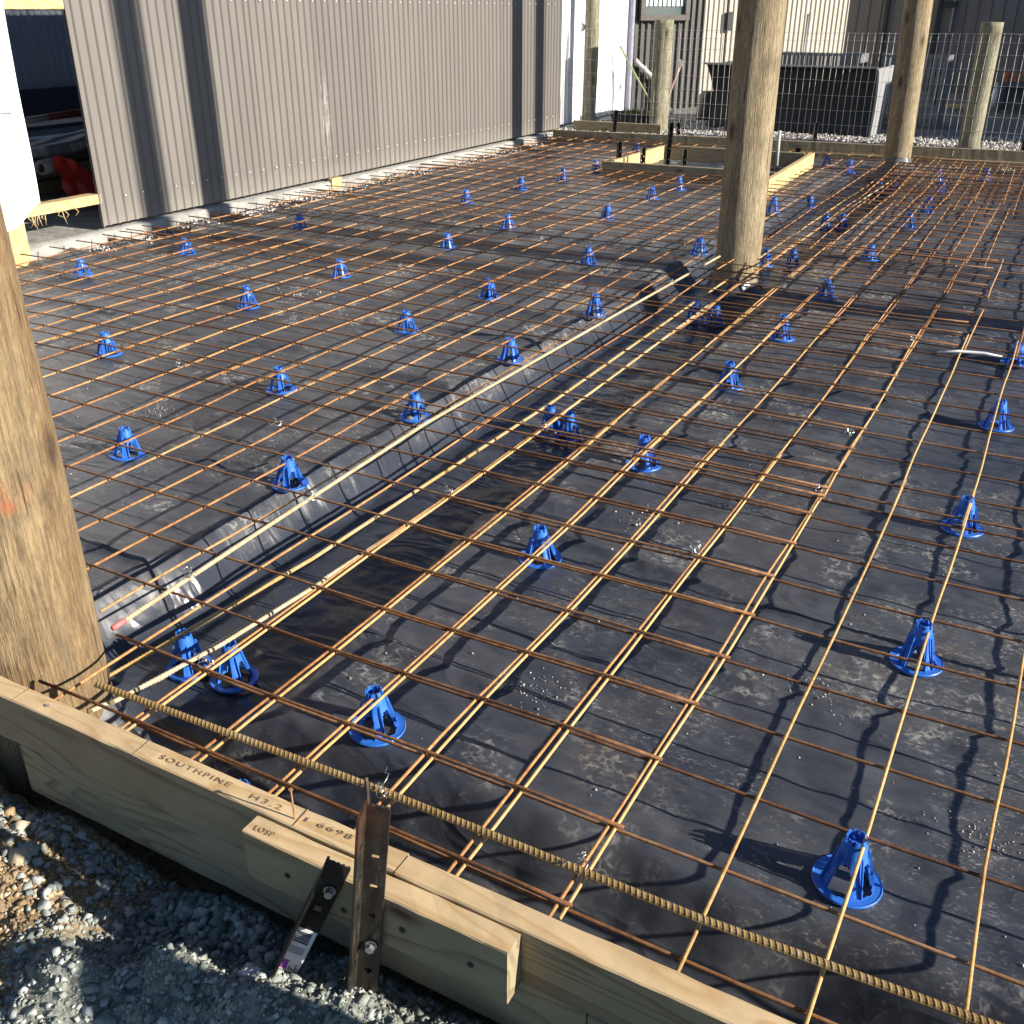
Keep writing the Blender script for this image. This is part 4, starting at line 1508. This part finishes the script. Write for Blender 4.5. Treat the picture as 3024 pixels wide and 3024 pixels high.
obj('roof', bm, M['clad_dark'], rb)
# unseen shed off the right side, added to shade the yard
ob = thing('shade_shed', 'unseen slate shed added at the right to shade the yard', 'shade_shed', (0, 0, 0))
corrugated(((3.6, 18.0), (3.6, 12.75)), -.1, 2.15, .19, .02, M['clad_slate'], 'wall', ob, .22)
corrugated(((3.6, 12.75), (7.0, 12.75)), -.1, 2.15, .19, .02, M['clad_slate'], 'wall', ob, .22)
bm = bmesh.new()
add_box(bm, (5.3, 15.4, 2.2), (3.6, 5.5, .1))
obj('roof', bm, M['clad_dark'], ob)

# bucket, planks, rack of clay pots
bm = bmesh.new()
bmesh.ops.create_cone(bm, cap_ends=True, segments=20, radius1=.075, radius2=.095, depth=.19, matrix=Matrix.Translation((-.52, 15.0, .19)))
o = obj('bucket', bm, M['black'])
tag(o, 'black bucket standing on the shaded yard behind the far pole', 'bucket')
bm = bmesh.new()
add_tube(bm, [(-.52 + .1 * math.cos(a), 14.99, .28 + .05 * math.sin(a)) for a in np.linspace(0, math.pi, 9)], .005, 5)
obj('handle', bm, M['steel'], o)
for i, (x0, x1, y, lb) in enumerate(((-.85, -.55, 14.8, 'pale offcut lying left of the black bucket'), (-.42, -.08, 14.9, 'pale offcut lying right of the black bucket'))):
    board('offcut', x0, x1, y - .05, y + .05, .085, .125, M['pine_bright'], lb, 'pale offcuts beside the bucket')
rk = thing('pot_rack', 'dark bench carrying a row of clay pots at the right edge', 'bench', (.75, 15, 0))
rk.location = (0, 0, 0)
bm = bmesh.new()
add_box(bm, (.85, 15.1, .40), (1.2, .4, .05))
for x in (.30, .85, 1.4):
    for y in (14.95, 15.25): add_box(bm, (x, y, .2), (.06, .06, .38))
add_box(bm, (.85, 15.28, .2), (1.15, .03, .3))
obj('bench', bm, M['slate_board'], rk)
NM = ['first', 'second', 'third', 'fourth', 'fifth', 'sixth', 'seventh']
for k in range(7):
    bm = bmesh.new()
    h = random.uniform(.07, .13)
    prof = [(.0, 0), (.034, 0), (.046, h), (.052, h), (.052, h + .02), (.04, h + .02), (.035, .02)]
    rings = [[bm.verts.new((max(r, .001) * math.cos(a), max(r, .001) * math.sin(a), z)) for a in np.linspace(0, 2 * math.pi, 15)[:-1]] for r, z in prof]
    for i in range(len(rings) - 1):
        for q in range(14): bm.faces.new((rings[i][q], rings[i][(q + 1) % 14], rings[i + 1][(q + 1) % 14], rings[i + 1][q]))
    o = obj('clay_pot', bm, M['terracotta'])
    o.location = (.33 + k * .115, 15.0, .426)
    tag(o, 'clay pot on the dark bench, %s from the left' % NM[k], 'pot', 'clay pots on the bench')
o = tube('white_bottle', [(.235, 14.85, .12), (.235, 14.85, .30), (.235, 14.85, .36), (.235, 14.85, .42)], [.035, .035, .012, .012], M['white'], None, 12)
tag(o, 'white bottle standing left of the bench of pots', 'bottle')

# ------------------------------------------------------------------ loose stones
def stones(name, P, S_, m, kind='stuff', sub=1, label=None, cat=None, group=None, seed=1):
    bm = bmesh.new()
    bmesh.ops.create_icosphere(bm, subdivisions=sub, radius=1)
    if sub == 1:
        bm.clear()
        bmesh.ops.create_cube(bm, size=1.25)
        bmesh.ops.triangulate(bm, faces=bm.faces)
    bv = np.array([v.co for v in bm.verts])
    chip = sub == 1
    bf = np.array([[v.index for v in f.verts] for f in bm.faces])
    bm.free()
    r = np.random.default_rng(seed)
    n, k = len(P), len(bv)
    q = r.normal(size=(n, 4))
    q /= np.linalg.norm(q, axis=1)[:, None]
    a, b, c, d = q.T
    Rm = np.stack([np.stack([a * a + b * b - c * c - d * d, 2 * (b * c - a * d), 2 * (b * d + a * c)], -1),
                   np.stack([2 * (b * c + a * d), a * a - b * b + c * c - d * d, 2 * (c * d - a * b)], -1),
                   np.stack([2 * (b * d - a * c), 2 * (c * d + a * b), a * a - b * b - c * c + d * d], -1)], -2)
    jit = 1 + r.normal(0, .30 if chip else .2, (n, k, 3 if chip else 1)).clip(-.7, .5)
    V = bv[None] * jit * r.uniform(.45, 1.25, (n, 1, 3))
    V = np.einsum('nij,nkj->nki', Rm, V) * S_[:, None, None]
    V[:, :, 2] *= .8
    V += P[:, None]
    Q = (bf[None] + (np.arange(n) * k)[:, None, None]).reshape(-1, 3)
    o = quadmesh(name, V.reshape(-1, 3), Q, m, None, False)
    at_ = o.data.attributes.new('tone', 'FLOAT', 'POINT')
    at_.data.foreach_set('value', np.repeat(r.random(n), k).astype(np.float32))
    return tag(o, label, cat, group, kind)


N = 24000
px = rng.uniform(-.75, 1.35, N)
py = rng.uniform(-.72, -.122, N)
isdirt = ((px + .10 * n1(px * 6, py * 6)) < .13) & (py > -.45 + .05 * n2(px * 9, py * 9))
sz = np.exp(rng.normal(math.log(.0034), .5, N))
sz = np.where(rng.random(N) < .03, sz * 2.3, sz).clip(.0018, .020)
pz = near_ground(px, py) + sz * .25
ok = np.abs(py + .1) > sz + .012
for nm, sel, m in (('gravel', ok & ~isdirt, 'stone'), ('clay_lumps', ok & isdirt, 'stone_brown')):
    stones(nm, np.stack([px, py, pz], -1)[sel], sz[sel], M[m], seed=3)
# coarser drainage stones in the shade along the lower board
N = 900
px = rng.uniform(-.5, .62, N)
py = -.125 - np.abs(rng.normal(0, .075, N))
sz = rng.uniform(.005, .013, N)
stones('drainage_stones', np.stack([px, py - sz, near_ground(px, py) + sz * .5], -1), sz, M['stone'], seed=4, sub=2)
# single larger rocks one can point at
for i, (x, y, s, lb, m) in enumerate(((-.305, -.225, .034, 'white quartz lump on the brown dirt at the left edge', 'quartz'), (-.275, -.150, .026, 'dull rock in shade just under the near pole', 'stone'), (-.335, -.165, .022, 'small dull rock at the left edge below the near pole', 'stone'),
                                      (-.07, -.25, .02, 'flat blue grey stone on the dirt under the stamped board', 'stone'), (.27, -.17, .026, 'dark angular rock close to the lower board', 'stone'), (.515, -.250, .013, 'pale stone piled at the foot of the short peg', 'quartz'), (.540, -.268, .015, 'larger pale stone in front of the short peg', 'quartz'), (.02, -.42, .022, 'round stone in the sunlit gravel at the bottom left', 'stone'))):
    stones('rock', np.array([[x, y, float(near_ground(np.array([x]), np.array([y]))[0]) + s * .45]]), np.array([s]), M[m], 'thing', 3, lb, 'rock', 'larger rocks in front of the formwork', seed=20 + i)
# pale gravel beyond the far formwork
N = 9000
px = rng.uniform(-4.4, 2.2, N)
py = far_line(px) + .07 + rng.random(N) ** 1.3 * 2.0
sz = rng.uniform(.010, .024, N)
stones('pale_gravel', np.stack([px, py, ground_z(px, py) + sz * .3], -1), sz, M['stone_pale'], seed=5, sub=1)
# dirt crumbs and stone chips spilled on the membrane
N = 1500
px = rng.uniform(-3.9, 2.2, N)
py = .3 + rng.random(N) ** 1.4 * 8
cl = rng.random(N) < .35
cx, cy = np.array([1.19, 1.62, .55, .62, -1.5, -2.2]), np.array([.94, .62, 1.55, .62, 1.5, 3.2])
k = rng.integers(0, 6, N)
px = np.where(cl, cx[k] + rng.normal(0, .05, N), px)
py = np.where(cl, cy[k] + rng.normal(0, .04, N), py)
sz = np.exp(rng.normal(math.log(.0017), .4, N)) * (1 + py * .12)
stones('stone_chips', np.stack([px, py, memb_z(px, py) + sz * .5], -1), sz, M['stone_pale'], seed=6)
# rubble where the slab meets the membrane and below the far formwork
N = 900
py = rng.uniform(3.3, 10.0, N)
px = -4.06 + np.abs(rng.normal(0, .045, N))
sz = rng.uniform(.006, .018, N)
px2 = rng.uniform(-3.9, 2.0, 500)
py2 = far_line(px2) - rng.uniform(.03, .16, 500)
P_ = np.concatenate([np.stack([px, py, memb_z(px, py) + sz * .4], -1), np.stack([px2, py2, -.13 + 0 * px2], -1)])
stones('rubble', P_, np.concatenate([sz, rng.uniform(.01, .03, 500)]), M['stone_pale'], seed=8)
